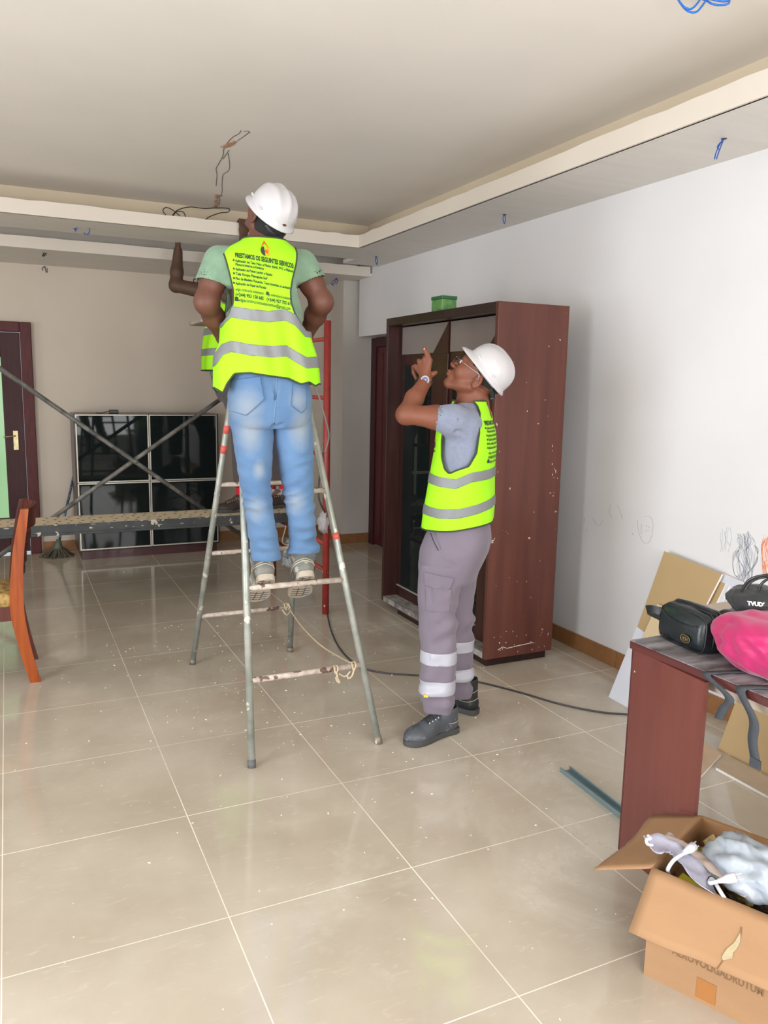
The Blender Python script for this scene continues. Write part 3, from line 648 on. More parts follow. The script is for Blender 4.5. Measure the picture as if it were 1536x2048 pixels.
# ================================================================== FLOOR CABLE, METAL CHANNEL, DEBRIS
M_CAB = mat('dusty_black_flex', srgb(62, 60, 60), rough=0.6, var=0.3, vscale=30)
pts = [PZ(*p, 0.005) for p in [(652, 1210), (657, 1240), (665, 1268), (682, 1300), (718, 1333), (770, 1346), (840, 1351), (940, 1361), (1030, 1382), (1120, 1408), (1200, 1424), (1262, 1429), (1300, 1432)]]
q = MB(); q.tube(catmull(pts, 8), 0.0048, seg=7); tag(q.build('floor_cable', M_CAB, smooth=True), 'dusty black cable trailing over the tiles behind the worker in grey trousers', 'cable')
M_GALV = mat('galvanised_steel', srgb(150, 172, 178), rough=0.35, metal=0.75, var=0.15, vscale=8)
q = MB()
a = np.array([2.078, 0.335, 0.0]); c = np.array([2.035, -0.36, 0.0]); dv = (c-a)/np.linalg.norm(c-a); nv = np.array([-dv[1], dv[0], 0])
w = 0.024; prof_ = [(-w, 0.018), (-w, 0.0), (w, 0.0), (w, 0.018), (w-0.006, 0.018), (w-0.0015, 0.0165), (w-0.0015, 0.0015), (-w+0.0015, 0.0015), (-w+0.0015, 0.0165), (-w+0.006, 0.018)]
q.loft([[a+nv*x+np.array([0, 0, z]) for x, z in prof_], [c+nv*x+np.array([0, 0, z]) for x, z in prof_]])
tag(q.build('metal_channel', M_GALV), 'galvanised drywall channel lying on the tiles beside the desk end panel', 'metal channel')
q = MB(); rg = random.Random(21)
def chip(x, y, s):
    h = s*rg.uniform(.25, .6); an = rg.uniform(0, PI); ca, sa = math.cos(an), math.sin(an); l, ww = s*rg.uniform(.6, 1.6), s*rg.uniform(.4, .9)
    base = [(-l, -ww), (l*rg.uniform(.5, 1), -ww), (l, ww*.6), (-l*.6, ww)]
    V0 = [q.bm.verts.new((x+ca*u-sa*v, y+sa*u+ca*v, 0.0002)) for u, v in base]; V1 = [q.bm.verts.new((x+.7*(ca*u-sa*v), y+.7*(sa*u+ca*v), h)) for u, v in base]
    q.bm.faces.new(V0[::-1]); q.bm.faces.new(V1)
    for k in range(4): q.bm.faces.new((V0[k], V0[(k+1) % 4], V1[(k+1) % 4], V1[k]))
for k in range(700):
    r_ = rg.random()
    if r_ < 0.55: x, y = rg.gauss(1.0, .42), rg.gauss(1.9, .8)
    elif r_ < 0.8: x, y = rg.gauss(1.9, .5), rg.gauss(0.6, .8)
    else: x, y = rg.uniform(-.2, 3), rg.uniform(-1, 5)
    if -0.4 < x < 3.05 and -1.2 < y < 5: chip(x, y, rg.choice([.0014, .0018, .002, .0025, .003, .0045]))
tag(q.build('plaster_crumbs', mat('white_plaster_crumb', (0.80, 0.76, 0.68), rough=0.9), keep=True), 'white plaster crumbs scattered over the floor tiles under the ladder', 'debris', kind='stuff')

# ================================================================== PLASTERBOARD OFFCUTS
M_KRAFT = mat('tan_plasterboard_paper', srgb(170, 144, 104), rough=0.8, var=0.06, vscale=4, spots=srgb(190, 176, 156), spot_scale=7, spot_thr=0.71)
M_GYPS = mat('white_gypsum_edge', srgb(232, 226, 220), rough=0.9, var=0.08, vscale=40)
M_GREYB = mat('grey_plasterboard_paper', srgb(196, 198, 206), rough=0.8, var=0.06, vscale=8)
def board(name, tl, tr, br, bl, t, mface, lab, group='plasterboard offcuts', torn=False):
    """leaning slab: front face corners in order, thickness t towards the wall"""
    P_ = [Vector(tuple(p)) for p in (tl, tr, br, bl)]
    n_ = (P_[1]-P_[0]).cross(P_[3]-P_[0]).normalized()
    if n_.x < 0 and abs(n_.x) > 0.2: n_ = -n_
    if abs(n_.x) <= 0.2 and n_.z > 0: n_ = -n_
    t_ = empty(name, tuple((P_[2]+P_[3])/2), lab, 'plasterboard', group)
    f_ = 0.0012
    q = MB(); q.prism(P_, n_*f_); q.build('paper_face', mface, t_)
    q = MB(); q.prism([p+n_*(f_+.0002) for p in P_], n_*(t-f_)); q.build('gypsum_core', M_GYPS, t_)
    return t_
board('plasterboard', (3.07, 0.865, 0.742), (3.07, 0.500, 0.705), (2.80, 0.62, 0.0), (2.80, 0.875, 0.0), 0.0125, M_KRAFT, 'tall tan plasterboard offcut leaning on the wall, foremost of the stack')
board('plasterboard', (3.082, 0.53, 0.665), (3.082, 0.485, 0.66), (2.87, 0.60, 0.0), (2.87, 0.645, 0.0), 0.010, M_KRAFT, 'narrow plasterboard strip leaning beside tall tan board, white edges showing')
board('plasterboard', (3.084, 0.50, 0.65), (3.084, 0.465, 0.655), (2.89, 0.56, 0.0), (2.89, 0.595, 0.0), 0.008, M_GREYB, 'narrow grey plasterboard strip between the white-edged strip and the grey board')
board('plasterboard', (3.098, 0.52, 0.70), (3.098, 0.385, 0.685), (2.95, 0.60, 0.0), (2.95, 0.76, 0.0), 0.012, M_GREYB, 'pale grey plasterboard offcut leaning at the wall, rearmost of the stack')
board('plasterboard', (2.925, 0.868, 0.36), (2.895, 0.55, 0.30), (2.77, 0.55, 0.0), (2.785, 0.885, 0.0), 0.010, M_GREYB, 'small grey plasterboard piece leaning against the foot of the tall tan board')
board('plasterboard', (2.965, 0.78, 0.50), (2.96, 0.58, 0.47), (2.87, 0.60, 0.25), (2.87, 0.80, 0.27), 0.006, mat('dusty_tan_paper', srgb(190, 170, 136), rough=0.85, spots=srgb(214, 202, 180), spot_scale=10, spot_thr=0.6), 'dusty tan scrap resting on the face of the tall plasterboard')
# under the desk
tlp = PX(1448, 1392, 2.90); 
board('plasterboard', (3.00, 0.235, 0.40), (3.00, -0.55, 0.40), (2.82, -0.55, 0.0), (2.82, 0.225, 0.0), 0.0125, M_KRAFT, 'wide tan plasterboard leaning on the wall behind the desk legs')
board('plasterboard', (2.84, 0.47, 0.0135), (2.78, 0.17, 0.0135), (2.52, 0.05, 0.0135), (2.52, 0.35, 0.0135), 0.0125, mat('pinkish_tan_paper', srgb(188, 162, 136), rough=0.85, var=0.12, vscale=10), 'plasterboard offcut lying flat on the floor behind the desk end panel')
board('plasterboard', (2.79, 0.15, 0.0135), (2.79, -0.50, 0.0135), (2.66, -0.50, 0.0135), (2.66, 0.09, 0.0135), 0.0125, mat('scuffed_tan_paper', srgb(178, 158, 134), rough=0.85, var=0.12, vscale=10), 'long plasterboard strip lying on the floor below the wide tan board')

# ================================================================== DESK
dk = empty('desk', (2.15, -0.8, 0), 'dust-covered dark mahogany desk with bags on top, right of the picture', 'desk')
M_DTOP = mat('dust_covered_desktop', srgb(70, 62, 64), rough=0.7, col2=srgb(150, 148, 152), vscale=9, stretch=(1, 3, 1), bump=0.05, detail=9)
M_DEDGE = wood_mat('desk_dark_edge', srgb(86, 42, 40), srgb(58, 28, 30), 'y', 0.3, 0.3, 3)
M_DPAN = wood_mat('desk_panel_mahogany', srgb(112, 62, 54), srgb(88, 46, 44), 'z', 0.22, 0.35, 0.8)
M_DIN = mat('pale_inner_board', srgb(176, 160, 144), rough=0.6, var=0.08, vscale=9)
DX0, DX1, DY0, DY1 = 1.884, 2.50, -1.9, -0.185
q = MB(); q.box((DX0+.001, DY0, 0.738), (DX1, DY1-.001, 0.7402)); q.build('dusty_surface', M_DTOP, dk)
q = MB(); q.box((DX0, DY0, 0.712), (DX1, DY1, 0.738), bevel=0.003); q.build('desktop', M_DEDGE, dk)
q = MB(); q.prism([(1.893, -0.196, 0.0), (1.893, -0.196, 0.712), (1.872, -0.510, 0.712), (1.872, -0.510, 0.0)], (0.016, 0.0, 0)); q.build('end_panel', M_DPAN, dk)
q = MB(); q.box((1.893, -0.196, 0), (1.912, -0.189, 0.712)); q.build('panel_edging', M_DEDGE, dk)
q = MB(); q.box((1.925, DY0, 0.672), (1.945, -0.21, 0.712)); q.build('apron', M_DIN, dk)
q = MB(); q.box((2.46, DY0, 0.68), (2.49, -0.2, 0.712)); q.build('apron', M_DEDGE, dk)
for y in (-1.85,):
    q = MB(); q.box((1.90, y, 0), (1.92, y+0.3, 0.712)); q.build('end_panel', M_DPAN, dk)
for y in (-1.85,):
    q = MB(); q.box((2.44, y, 0), (2.48, y+0.04, 0.70)); q.build('leg', M_DEDGE, dk)
cs = MB(); cs.prism([(2.30, -0.26, 0.742), (2.60, -0.26, 0.742), (2.60, 0.02, 0.742), (2.36, 0.02, 0.742)], (0, 0, 0.006))
tag(cs.build('hardboard_sheet', M_DIN), 'pale tan hardboard sheet lying on the desk behind the black toiletry bag', 'board')
# ================================================================== CARDBOARD BOX WITH TOOLS AND CABLES
A_ = Vector((1.552, -0.672, 0)); E1 = Vector((0.92, 0.39, 0)); E2 = Vector((0.41, -0.91, 0)); UZ = Vector((0, 0, 1))
HB, W1, W2 = 0.31, 0.35, 0.62
bx_ = empty('cardboard_box', tuple(A_+E1*W1/2+E2*W2/2), 'open tan cardboard box full of cables and plastic beside the desk', 'box')
M_CARD = mat('tan_cardboard', srgb(156, 120, 86), rough=0.8, var=0.08, vscale=6, stretch=(1, 1, 4), spots=srgb(176, 148, 118), spot_scale=7, spot_thr=0.74, bump=0.05, bscale=60)
M_CARDIN = mat('cardboard_inside', srgb(142, 104, 68), rough=0.85, var=0.08, vscale=8)
def bp(a, b, z): return A_+E1*a+E2*b+UZ*z
def panel(name, pts, off, m, parent, sub=0):
    q = MB(); q.prism(pts, off); return q.build(name, m, parent)
T = 0.005
panel('side_wall', [bp(0, 0, 0), bp(0, W2, 0), bp(0, W2, HB), bp(0, 0, HB)], E1*T, M_CARD, bx_)
panel('side_wall', [bp(W1-T, 0, 0), bp(W1-T, W2, 0), bp(W1-T, W2, HB), bp(W1-T, 0, HB)], E1*T, M_CARDIN, bx_)
panel('end_wall', [bp(T, 0, 0), bp(W1-T, 0, 0), bp(W1-T, 0, HB), bp(T, 0, HB)], E2*T, M_CARDIN, bx_)
panel('end_wall', [bp(T, W2-T, 0), bp(W1-T, W2-T, 0), bp(W1-T, W2-T, HB), bp(T, W2-T, HB)], E2*T, M_CARDIN, bx_)
panel('base', [bp(T, T, 0.001), bp(W1-T, T, 0.001), bp(W1-T, W2-T, 0.001), bp(T, W2-T, 0.001)], UZ*T, M_CARDIN, bx_)
def flap(name, O0, O1, out, dn, m, nu=14, nv=7, warp=0.006, seed=1, trim=0.0, tear=None, t=0.004):
    """a sagging flap hinged on O0-O1"""
    g = []
    for i in range(nu+1):
        row = []
        for j in range(nv+1):
            u, v = i/nu, j/nv; p = O0.lerp(O1, u)+out*v+UZ*dn*v
            edge = trim*(v)*(1 if u < 0.5 else -1)*(abs(u-0.5)*2)**3
            p = p+(O1-O0).normalized()*edge
            p = p+UZ*warp*math.sin(u*5+seed)*v+out.normalized()*(0.5*warp*mnoise.noise(Vector((u*5, v*4, seed))))*v+UZ*(0.4*warp*mnoise.noise(Vector((u*9, v*7, seed+4))))*v
            row.append(p)
        g.append(row)
    q = MB(); q.sheet(g); o = q.build(name, m, bx_, smooth=True); solidify(o, t, 0.0); return o
flap('flap', bp(0, 0, HB), bp(W1, 0, HB), -E2*0.15, -0.070, M_CARD, warp=0.010, seed=2, trim=-0.02)
flap('flap', bp(-0.001, 0, HB+.001), bp(-0.001, W2, HB+.001), -E1*0.121, -0.110, M_CARD, nu=24, warp=0.008, seed=5)
flap('flap', bp(W1+.001, 0, HB), bp(W1+.001, W2, HB), E1*0.09, -0.13, M_CARDIN, warp=0.004, seed=8)
# torn patch on the front flap and printed foreign lettering below it
fu = lambda s, v: bp(-0.001-0.121*v-0.004, W2*s, HB+.004-0.110*v)
q = MB(); q.prism([fu(.388, .38), fu(.397, .50), fu(.392, .62), fu(.385, .68), fu(.388, .76), fu(.360, .84), fu(.352, .80), fu(.362, .66), fu(.378, .55)], UZ*0.001-E1*0.001); q.build('torn_patch', mat('exposed_corrugation', srgb(170, 156, 124), rough=0.9, var=0.2, vscale=60), bx_)
q = MB(); q.tube(catmull([fu(.385, .3), fu(.39, .45), fu(.37, .7), fu(.35, .98)], 5), 0.0012, seg=5); q.build('tear_line', mat('tear_dark_brown', srgb(120, 84, 50), rough=0.9), bx_)  # thin darker brown line along the tear
q = MB(); q.prism([bp(-0.0006, 0.137, 0.012), bp(-0.0006, 0.185, 0.012), bp(-0.0006, 0.185, 0.068), bp(-0.0006, 0.137, 0.068)], -E1*0.0008); q.build('tape_strip', mat('brown_parcel_tape', srgb(156, 104, 56), rough=0.3), bx_)
v_, f_ = text_mesh('AEROVOLIGADRUTUM', 0.030, 0.0006, 0.72)
me = bpy.data.meshes.new('printed_lettering'); me.from_pydata([tuple(bp(-0.0009, 0.07+x, 0.099+y)) for x, y in v_], [], f_); link_mesh('printed_lettering', me, mat('brown_print_ink', srgb(120, 90, 60), rough=0.8), bx_)
# contents
M_WHITEP = mat('white_plastic', (0.56, 0.56, 0.62), rough=0.35)
M_CLEAR = mat('clear_lilac_film', srgb(196, 196, 216), rough=0.18, trans=0.35, spec=0.7, bump=0.3, bscale=22)
def ribbon(name, pts, w, up, m, lab, cat, t=0.0015, curl=0.0):
    P_ = catmull(pts, 8); up = Vector(up).normalized(); g = []
    for i, p in enumerate(P_):
        tt = Vector(tuple(P_[min(i+1, len(P_)-1)]-P_[max(i-1, 0)])).normalized(); s_ = tt.cross(up).normalized(); row = []
        for j in range(7):
            u = (j/6-0.5); row.append(Vector(tuple(p))+s_*w*u+up*(curl*(4*u*u-0.5)+0.003*math.sin(i*1.1+j)))
        g.append(row)
    q = MB(); q.sheet(g); o = q.build(name, m, smooth=True)
    if lab: tag(o, lab, cat)
    return solidify(o, t, 0.0)
def PB(px, py, z): return PZ(px, py, z)
ribbon('clear_plastic_pouch', [PB(1303, 1693, .37), PB(1330, 1690, .355), PB(1365, 1715, .335), PB(1410, 1765, .32), PB(1440, 1790, .27)], 0.062, (0.1, -0.3, 1), M_CLEAR, 'lilac clear plastic pouch sticking up out of the cardboard box', 'plastic pouch', curl=0.012)
ribbon('clear_plastic_sleeve', [PB(1335, 1668, .33), PB(1380, 1700, .32), PB(1430, 1735, .31), PB(1500, 1790, .29)], 0.045, (0.2, -0.1, 1), mat('clear_tan_film', srgb(200, 180, 170), rough=0.2, trans=0.3, bump=0.4, bscale=20), 'clear sleeve with pink edging between the pouch and the white bag', 'plastic sleeve', curl=-0.01)
ribbon('yellow_twisted_rope', [PB(1395, 1700, .25), PB(1430, 1740, .25), PB(1480, 1785, .24), PB(1500, 1800, .23)], 0.03, (0.1, -0.1, 1), mat('yellow_black_rope', srgb(190, 180, 90), rough=0.8, col2=srgb(60, 50, 30), vscale=70, bump=0.5, bscale=90), 'yellow and brown twisted rope lying under the clear sleeve', 'rope', t=0.02)
def flex(name, pts, r, lab, plug_at=-1):
    t_ = empty(name, tuple(pts[0]), lab, 'power cable', 'white power cables')
    q = MB(); q.tube(catmull(pts, 8), r, seg=8); q.build('flex', M_WHITEP, t_, smooth=True)
    a = Vector(tuple(pts[-1])); dr_ = (a-Vector(tuple(pts[-2]))).normalized()
    q = MB(); q.tube([a-dr_*.002, a+dr_*.012, a+dr_*.022, a+dr_*.042], [0.0055, 0.008, 0.0115, 0.0125], seg=10); q.build('plug_body', M_WHITEP, t_, smooth=True)
    s_ = dr_.orthogonal().normalized()
    for k in (-1, 1):
        q = MB(); q.tube([a+dr_*.042+s_*k*.006, a+dr_*.058+s_*k*.006], 0.0018, seg=6); q.build('pin', M_ALU, t_)
    return t_
flex('power_cable', [PB(1338, 1748, .27), PB(1336, 1738, .32), PB(1348, 1720, .345), PB(1368, 1706, .35)], 0.0052, 'white power cable whose plug rises above the lilac pouch')
flex('power_cable', [PB(1452, 1800, .30), PB(1442, 1785, .32), PB(1425, 1758, .325), PB(1420, 1766, .33), PB(1438, 1762, .34)], 0.0048, 'white power cable with plug lying beside the white carrier bag')
q = MB(); q.tube(catmull([PB(1305, 1690, .37), PB(1295, 1688, .375), PB(1293, 1679, .385), PB(1301, 1677, .39), PB(1296, 1671, .39)], 6), 0.0042, seg=8); tag(q.build('cord_end', M_WHITEP, smooth=True), 'short curled white cord end over the torn box flap', 'cord')
crumple('carrier_bag', PB(1497, 1738, .31), (0.075, 0.11, 0.06), mat('thin_white_carrier_bag', srgb(168, 176, 186), rough=0.3, trans=0.12, bump=0.4, bscale=14), 'crumpled white carrier bag filling the right side of the cardboard box', 'carrier bag', 4, 0.45, sub=4, freq=2.2)
crumple('black_bin_bag', tuple(bp(.19, .22, .16)), (0.10, 0.12, 0.05), mat('glossy_black_bag', (0.01, 0.01, 0.012), rough=0.25, bump=0.4, bscale=30), 'glossy black plastic bag deep inside the cardboard box', 'plastic bag', 6, 0.4, sub=4)
q = MB(); M_ = Matrix.Translation(bp(.085, .075, .215)) @ Matrix.Rotation(0.40, 4, 'Z') @ Matrix.Rotation(0.3, 4, 'X'); q.box((-.05, -.05, -.02), (.05, .05, .02), M=M_, bevel=0.004); tag(q.build('yellow_carton', mat('yellow_card', srgb(206, 196, 40), rough=0.5)), 'yellow carton at the near left corner inside the box', 'carton')
q = MB(); M_ = Matrix.Translation(bp(.31, .055, .25)) @ Matrix.Rotation(0.3, 4, 'Z') @ Matrix.Rotation(0.9, 4, 'X'); q.box((-.025, -.03, -.006), (.025, .03, .006), M=M_, bevel=0.002); tag(q.build('card_packet', mat('buff_card', srgb(190, 168, 120), rough=0.7)), 'small buff card packet against the far wall of the box', 'packet')
crumple('grey_cloth', tuple(bp(.20, .11, .07)), (0.075, 0.075, 0.035), mat('dark_grey_rag', srgb(120, 112, 120), rough=0.9), 'grey rag bundled at the bottom of the cardboard box', 'cloth', 9, 0.3)

# ================================================================== BAGS ON THE DESK
M_LEATH = mat('black_leatherette', srgb(26, 34, 38), rough=0.34, var=0.3, vscale=12, bump=0.12, bscale=60)
M_PIPE = mat('black_piping', (0.015, 0.016, 0.018), rough=0.3)
tb = empty('toiletry_bag', (2.045, -0.30, 0.741), 'black leatherette toiletry bag with gold oval badge on the desk', 'bag')
bc = np.array([2.045, -0.300]); ax = np.array([-0.10, -0.995]); ay = np.array([0.995, -0.10])   # long axis, depth axis
def tbp(u, v, z): p = bc+ax*u+ay*v; return (p[0], p[1], 0.741+z)
rings = []
def sec(u, w, h, zb=0.0, e=3.2):
    r_ = []
    for k in range(28):
        a = 2*PI*k/28; c_, s_ = math.cos(a), math.sin(a)
        x = math.copysign(abs(c_)**(2/e), c_)*w/2; z = (math.copysign(abs(s_)**(2/e), s_)*0.5+0.5)*h+zb
        x *= 1-0.12*(z/h-0.3)
        r_.append(tbp(u, x, z))
    return r_
for u, w, h, zb in ((-0.104, .03, .05, .035), (-0.103, .09, .095, .012), (-0.098, .125, .115, .003), (-.085, .138, .124, 0), (0, .145, .128, 0), (.085, .138, .12, 0), (.098, .125, .11, .003), (.103, .09, .09, .012), (.104, .03, .05, .035)): rings.append(sec(u, w, h, zb))
q = MB(); q.loft(rings); q.build('bag_body', M_LEATH, tb, smooth=True)
for v in (-0.052, -0.020, 0.018, 0.05):
    pts = []
    for k in range(40):
        a = 2*PI*k/40; c_, s_ = math.cos(a), math.sin(a); e = 5
        x = math.copysign(abs(c_)**(2/e), c_)*0.1055; hh = 0.124 if abs(v) < 0.04 else 0.115; z = (math.copysign(abs(s_)**(2/e), s_)*0.5+0.5)*(hh+.002)
        pts.append(tbp(x, v*(1-0.12*(z/hh-0.3)), z))
    q = MB(); q.tube(pts, 0.0026, seg=6, closed=True); q.build('piping', M_PIPE, tb, smooth=True)
for v in (-0.003,):
    pts = [tbp(-0.1055, v, .04), tbp(-0.1055, v, .09), tbp(-0.09, v, .122), tbp(-.05, v, .1285), tbp(0.05, v, .1285), tbp(0.09, v, .122), tbp(0.1055, v, .09), tbp(0.1055, v, .04)]
    q = MB(); q.tube(catmull(pts, 4), 0.003, seg=4, flat=(0.009, 0.002)); q.build('zip', mat('dull_zip_teeth', (0.07, 0.07, 0.075), rough=0.35, metal=0.5), tb)
q = MB(); q.tube([tbp(0.107, 0.03, .085), tbp(0.109, 0.03, .045)], 0.003, seg=6, flat=(0.007, 0.002)); q.build('zip_pull', M_ALU, tb)
hp = [tbp(-0.098, -0.060, .088), tbp(-0.125, -0.072, .088), tbp(-0.150, -0.070, .080), tbp(-0.160, -0.058, .070), tbp(-0.145, -0.045, .062), tbp(-0.100, -0.040, .058)]
q = MB(); q.tube(catmull(hp, 5), 0.004, seg=4, flat=(0.004, 0.026), up=(0, 0, 1)); q.build('wrist_strap', M_LEATH, tb, smooth=False)
# curved pocket seam and badge on the long side
q = MB(); q.tube(catmull([tbp(-0.085, -0.071, .105), tbp(-0.04, -0.075, .085), tbp(0.03, -0.076, .082), tbp(0.085, -0.072, .090)], 6), 0.0018, seg=6); q.build('seam', M_PIPE, tb, smooth=True)
M_GOLD = mat('gold_badge', srgb(190, 160, 96), rough=0.3, metal=0.8)
bd = np.array(tbp(0.045, -0.0745, .04)); nx_ = -np.array([ay[0], ay[1], 0.0])
q = MB(); n = 28
q.prism([bd+np.array([ax[0], ax[1], 0])*0.021*math.cos(2*PI*k/n)+np.array([0, 0, 1])*0.0125*math.sin(2*PI*k/n) for k in range(n)], nx_*0.002); bdg = q.build('badge', mat('badge_black', (0.02, 0.02, 0.02), rough=0.3), tb)
q = MB(); q.tube([bd+nx_*0.002+np.array([ax[0], ax[1], 0])*0.0205*math.cos(2*PI*k/n)+np.array([0, 0, 1])*0.012*math.sin(2*PI*k/n) for k in range(n)], 0.0009, seg=5, closed=True)
for dx in (-0.011, -0.006, 0.006, 0.011): q.tube([bd+nx_*0.0025+np.array([ax[0], ax[1], 0])*dx+np.array([0, 0, z]) for z in (-0.0035, 0.0035)], 0.001, seg=4)
q.tube([bd+nx_*0.0025+np.array([ax[0], ax[1], 0])*0.004*math.cos(2*PI*k/10)+np.array([0, 0, 1])*0.006*math.sin(2*PI*k/10) for k in range(10)], 0.0009, seg=4, closed=True); q.build('badge_ring', M_GOLD, bdg)

# bright pink drawstring bag
pk_c = PZ(1512, 1302, 0.80)
pb = empty('pink_bag', (pk_c[0]+.03, pk_c[1], 0.741), 'bright pink fabric bag slumped on the desk, black straps hanging down', 'bag')
M_PINK = mat('bright_pink_nylon', srgb(172, 4, 88), rough=0.5, var=0.12, vscale=6, sheen=0.3, bump=0.1, bscale=18, spots=srgb(186, 44, 118), spot_scale=22, spot_thr=0.72)
o = crumple('pouch', (pk_c[0]+.03, pk_c[1]-.03, 0.741+.082), (0.125, 0.175, 0.092), M_PINK, None, None, 12, 0.16, parent=pb, sub=5, freq=1.6)
for v in o.data.vertices:
    w = (v.co+pb.location)
    if w.z < 0.742: v.co.z = 0.742-pb.location.z
M_STRAP = mat('dark_grey_webbing', srgb(58, 62, 68), rough=0.8, var=0.1, vscale=40, bump=0.3, bscale=120)
def strap(pts, w=0.030, name='strap', wn=None):
    P_ = [np.array(p, float) for p in pts]; C_ = catmull(P_, 8); g = []
    sd = Vector((0.15, -1, 0)).normalized() if wn is None else Vector(wn).normalized()
    for p in C_: g.append([Vector(tuple(p))-sd*w/2, Vector(tuple(p)), Vector(tuple(p))+sd*w/2])
    q = MB(); q.sheet(g); o = q.build(name, M_STRAP, pb, smooth=True); solidify(o, 0.0022, 0.0); return o
def ed(px, py, x): return PX(px, py, x)
s1 = [(2.02, -0.56, 0.744), (1.95, -0.535, 0.7435), (1.895, -0.520, 0.7435), (1.874, -0.512, 0.734), ed(1458, 1395, 1.868), ed(1446, 1418, 1.868), ed(1437, 1438, 1.868)]
strap(s1, wn=(0.05, -1, 0.12))
s2 = [(2.03, -0.70, 0.744), (1.95, -0.665, 0.7435), (1.895, -0.640, 0.7435), (1.872, -0.632, 0.73), ed(1507, 1440, 1.866), ed(1505, 1480, 1.866), ed(1509, 1512, 1.866), ed(1512, 1530, 1.866)]
strap(s2, wn=(0.02, -1, 0.0))
q = MB(); e_ = ed(1511, 1526, 1.864); q.box((e_[0]-.004, e_[1]-.017, e_[2]-.013), (e_[0]+.002, e_[1]+.017, e_[2]+.012), bevel=0.001); q.build('strap_end', M_STRAP, pb)

# black pouch with handles resting on the pink bag
M_BLKF = mat('black_nylon', (0.016, 0.017, 0.02), rough=0.6, var=0.3, vscale=14, bump=0.35, bscale=20, sheen=0.2, spots=(0.10, 0.10, 0.11), spot_scale=18, spot_thr=0.72)
kc = PD(1520, 1203, 2.40)
hb = empty('handbag', (kc[0], kc[1], kc[2]-0.05), 'small black bag with white letters and black handles on top of the pink bag', 'bag')
crumple('bag_body', kc, (0.070, 0.112, 0.050), M_BLKF, None, None, 15, 0.10, parent=hb, sub=5, freq=1.8)
v_, f_ = text_mesh('TVUDI', 0.0175, 0.0008, 1.05)
def on_bag(x, y):
    b0 = np.array(PD(1495+x*640, 1210-(y*640)+x*60, 2.318)); return tuple(b0)
me = bpy.data.meshes.new('lettering'); me.from_pydata([on_bag(x, y) for x, y in v_], [], f_); o = link_mesh('lettering', me, mat('cream_print', (0.75, 0.70, 0.66), rough=0.7), hb); solidify(o, 0.0015)
M_HAND = mat('black_glossy_handle', (0.02, 0.02, 0.022), rough=0.22)
for pts in ([(1483, 1183, 2.38), (1496, 1162, 2.36), (1520, 1152, 2.34), (1552, 1152, 2.32), (1580, 1180, 2.32)], [(1487, 1183, 2.40), (1502, 1164, 2.40), (1524, 1155, 2.40), (1556, 1156, 2.38), (1580, 1186, 2.36)], [(1516, 1186, 2.36), (1523, 1168, 2.35), (1540, 1158, 2.34), (1560, 1170, 2.33)]):
    q = MB(); q.tube(catmull([PD(*p) for p in pts], 7), 0.0042, seg=8); q.build('handle', M_HAND, hb, smooth=True)
crumple('black_cloth', PD(1505, 1240, 2.42), (0.06, 0.10, 0.022), M_BLKF, 'black cloth squeezed between the pink bag and the black bag', 'cloth', 22, 0.25)

# ================================================================== CEILING WIRES
M_BLUE = mat('blue_cable_insulation', srgb(44, 84, 168), rough=0.4)
M_BLKW = mat('black_cable_insulation', (0.03, 0.03, 0.035), rough=0.5)
def wires(name, px_paths, z, m, lab, r=0.0032, dz=0.0):
    """loose tails: each pixel path starts at the ceiling hole (x, y, drop)"""
    base = PZ(px_paths[0][0][0], px_paths[0][0][1], z); t_ = empty(name, tuple(base), lab, 'wire', 'loose wire tails')
    h_ = Vector(tuple(base)); dep = float((base-CAM) @ CD)
    q = MB(); n = 14
    q.prism([(base[0]+.012*math.cos(2*PI*k/n), base[1]+.012*math.sin(2*PI*k/n), z-0.0008) for k in range(n)], (0, 0, -0.0012)); q.build('hole_rim', mat('dark_hole', (0.05, 0.045, 0.04), rough=0.9), t_)
    for path in px_paths:
        pts = [PD(x, y, dep+dd) for x, y, dd in path]; pts[0] = base
        q = MB(); q.tube(catmull(pts, 6), r, seg=7); q.build('strand', m, t_, smooth=True)
    return t_
wires('wire_tail', [[(1009, 429, 0), (1006, 437, -.02), (1008, 447, -.03)], [(1009, 429, 0), (1011, 438, -.02), (1009, 448, -.03)]], ZS, M_BLUE, 'blue wire tail hanging from right soffit above the wardrobe front', 0.0028)
wires('wire_tail', [[(1448, 277, 0), (1438, 292, -.02), (1432, 306, -.03), (1429, 318, -.04)], [(1448, 277, 0), (1441, 295, -.02), (1437, 306, -.03), (1433, 318, -.04)], [(1442, 278, 0), (1435, 293, -.02), (1440, 300, -.03)]], ZS, M_BLUE, 'longest blue wire tail, hanging from right soffit near the top right', 0.0026)
wires('wire_tail', [[(752, 513, 0), (751, 521, -.02), (754, 530, -.03)], [(752, 513, 0), (755, 521, -.02), (754, 530, -.03)]], ZS, M_BLUE, 'blue wire tail at the corner where the two soffits meet', 0.0035)
wires('wire_tail', [[(673, 557, 0), (666, 562, -.03), (663, 568, -.04), (668, 571, -.04)], [(673, 557, 0), (670, 565, -.03), (665, 569, -.04)], [(673, 557, 0), (675, 563, -.02), (672, 569, -.03)]], 2.50, M_BLUE, 'knotted blue wire tail under far lower beam near the column', 0.0035)
wires('wire_tail', [[(150, 457, 0), (156, 451, -.02), (166, 450, -.03), (177, 454, -.03), (179, 463, -.02), (174, 469, -.02), (168, 466, -.02)], [(150, 457, 0), (151, 462, -.02), (153, 458, -.03), (158, 452, -.03), (170, 451, -.03), (176, 456, -.03)]], ZS, M_BLUE, 'looped blue wire on the far soffit, upper left', 0.0040)
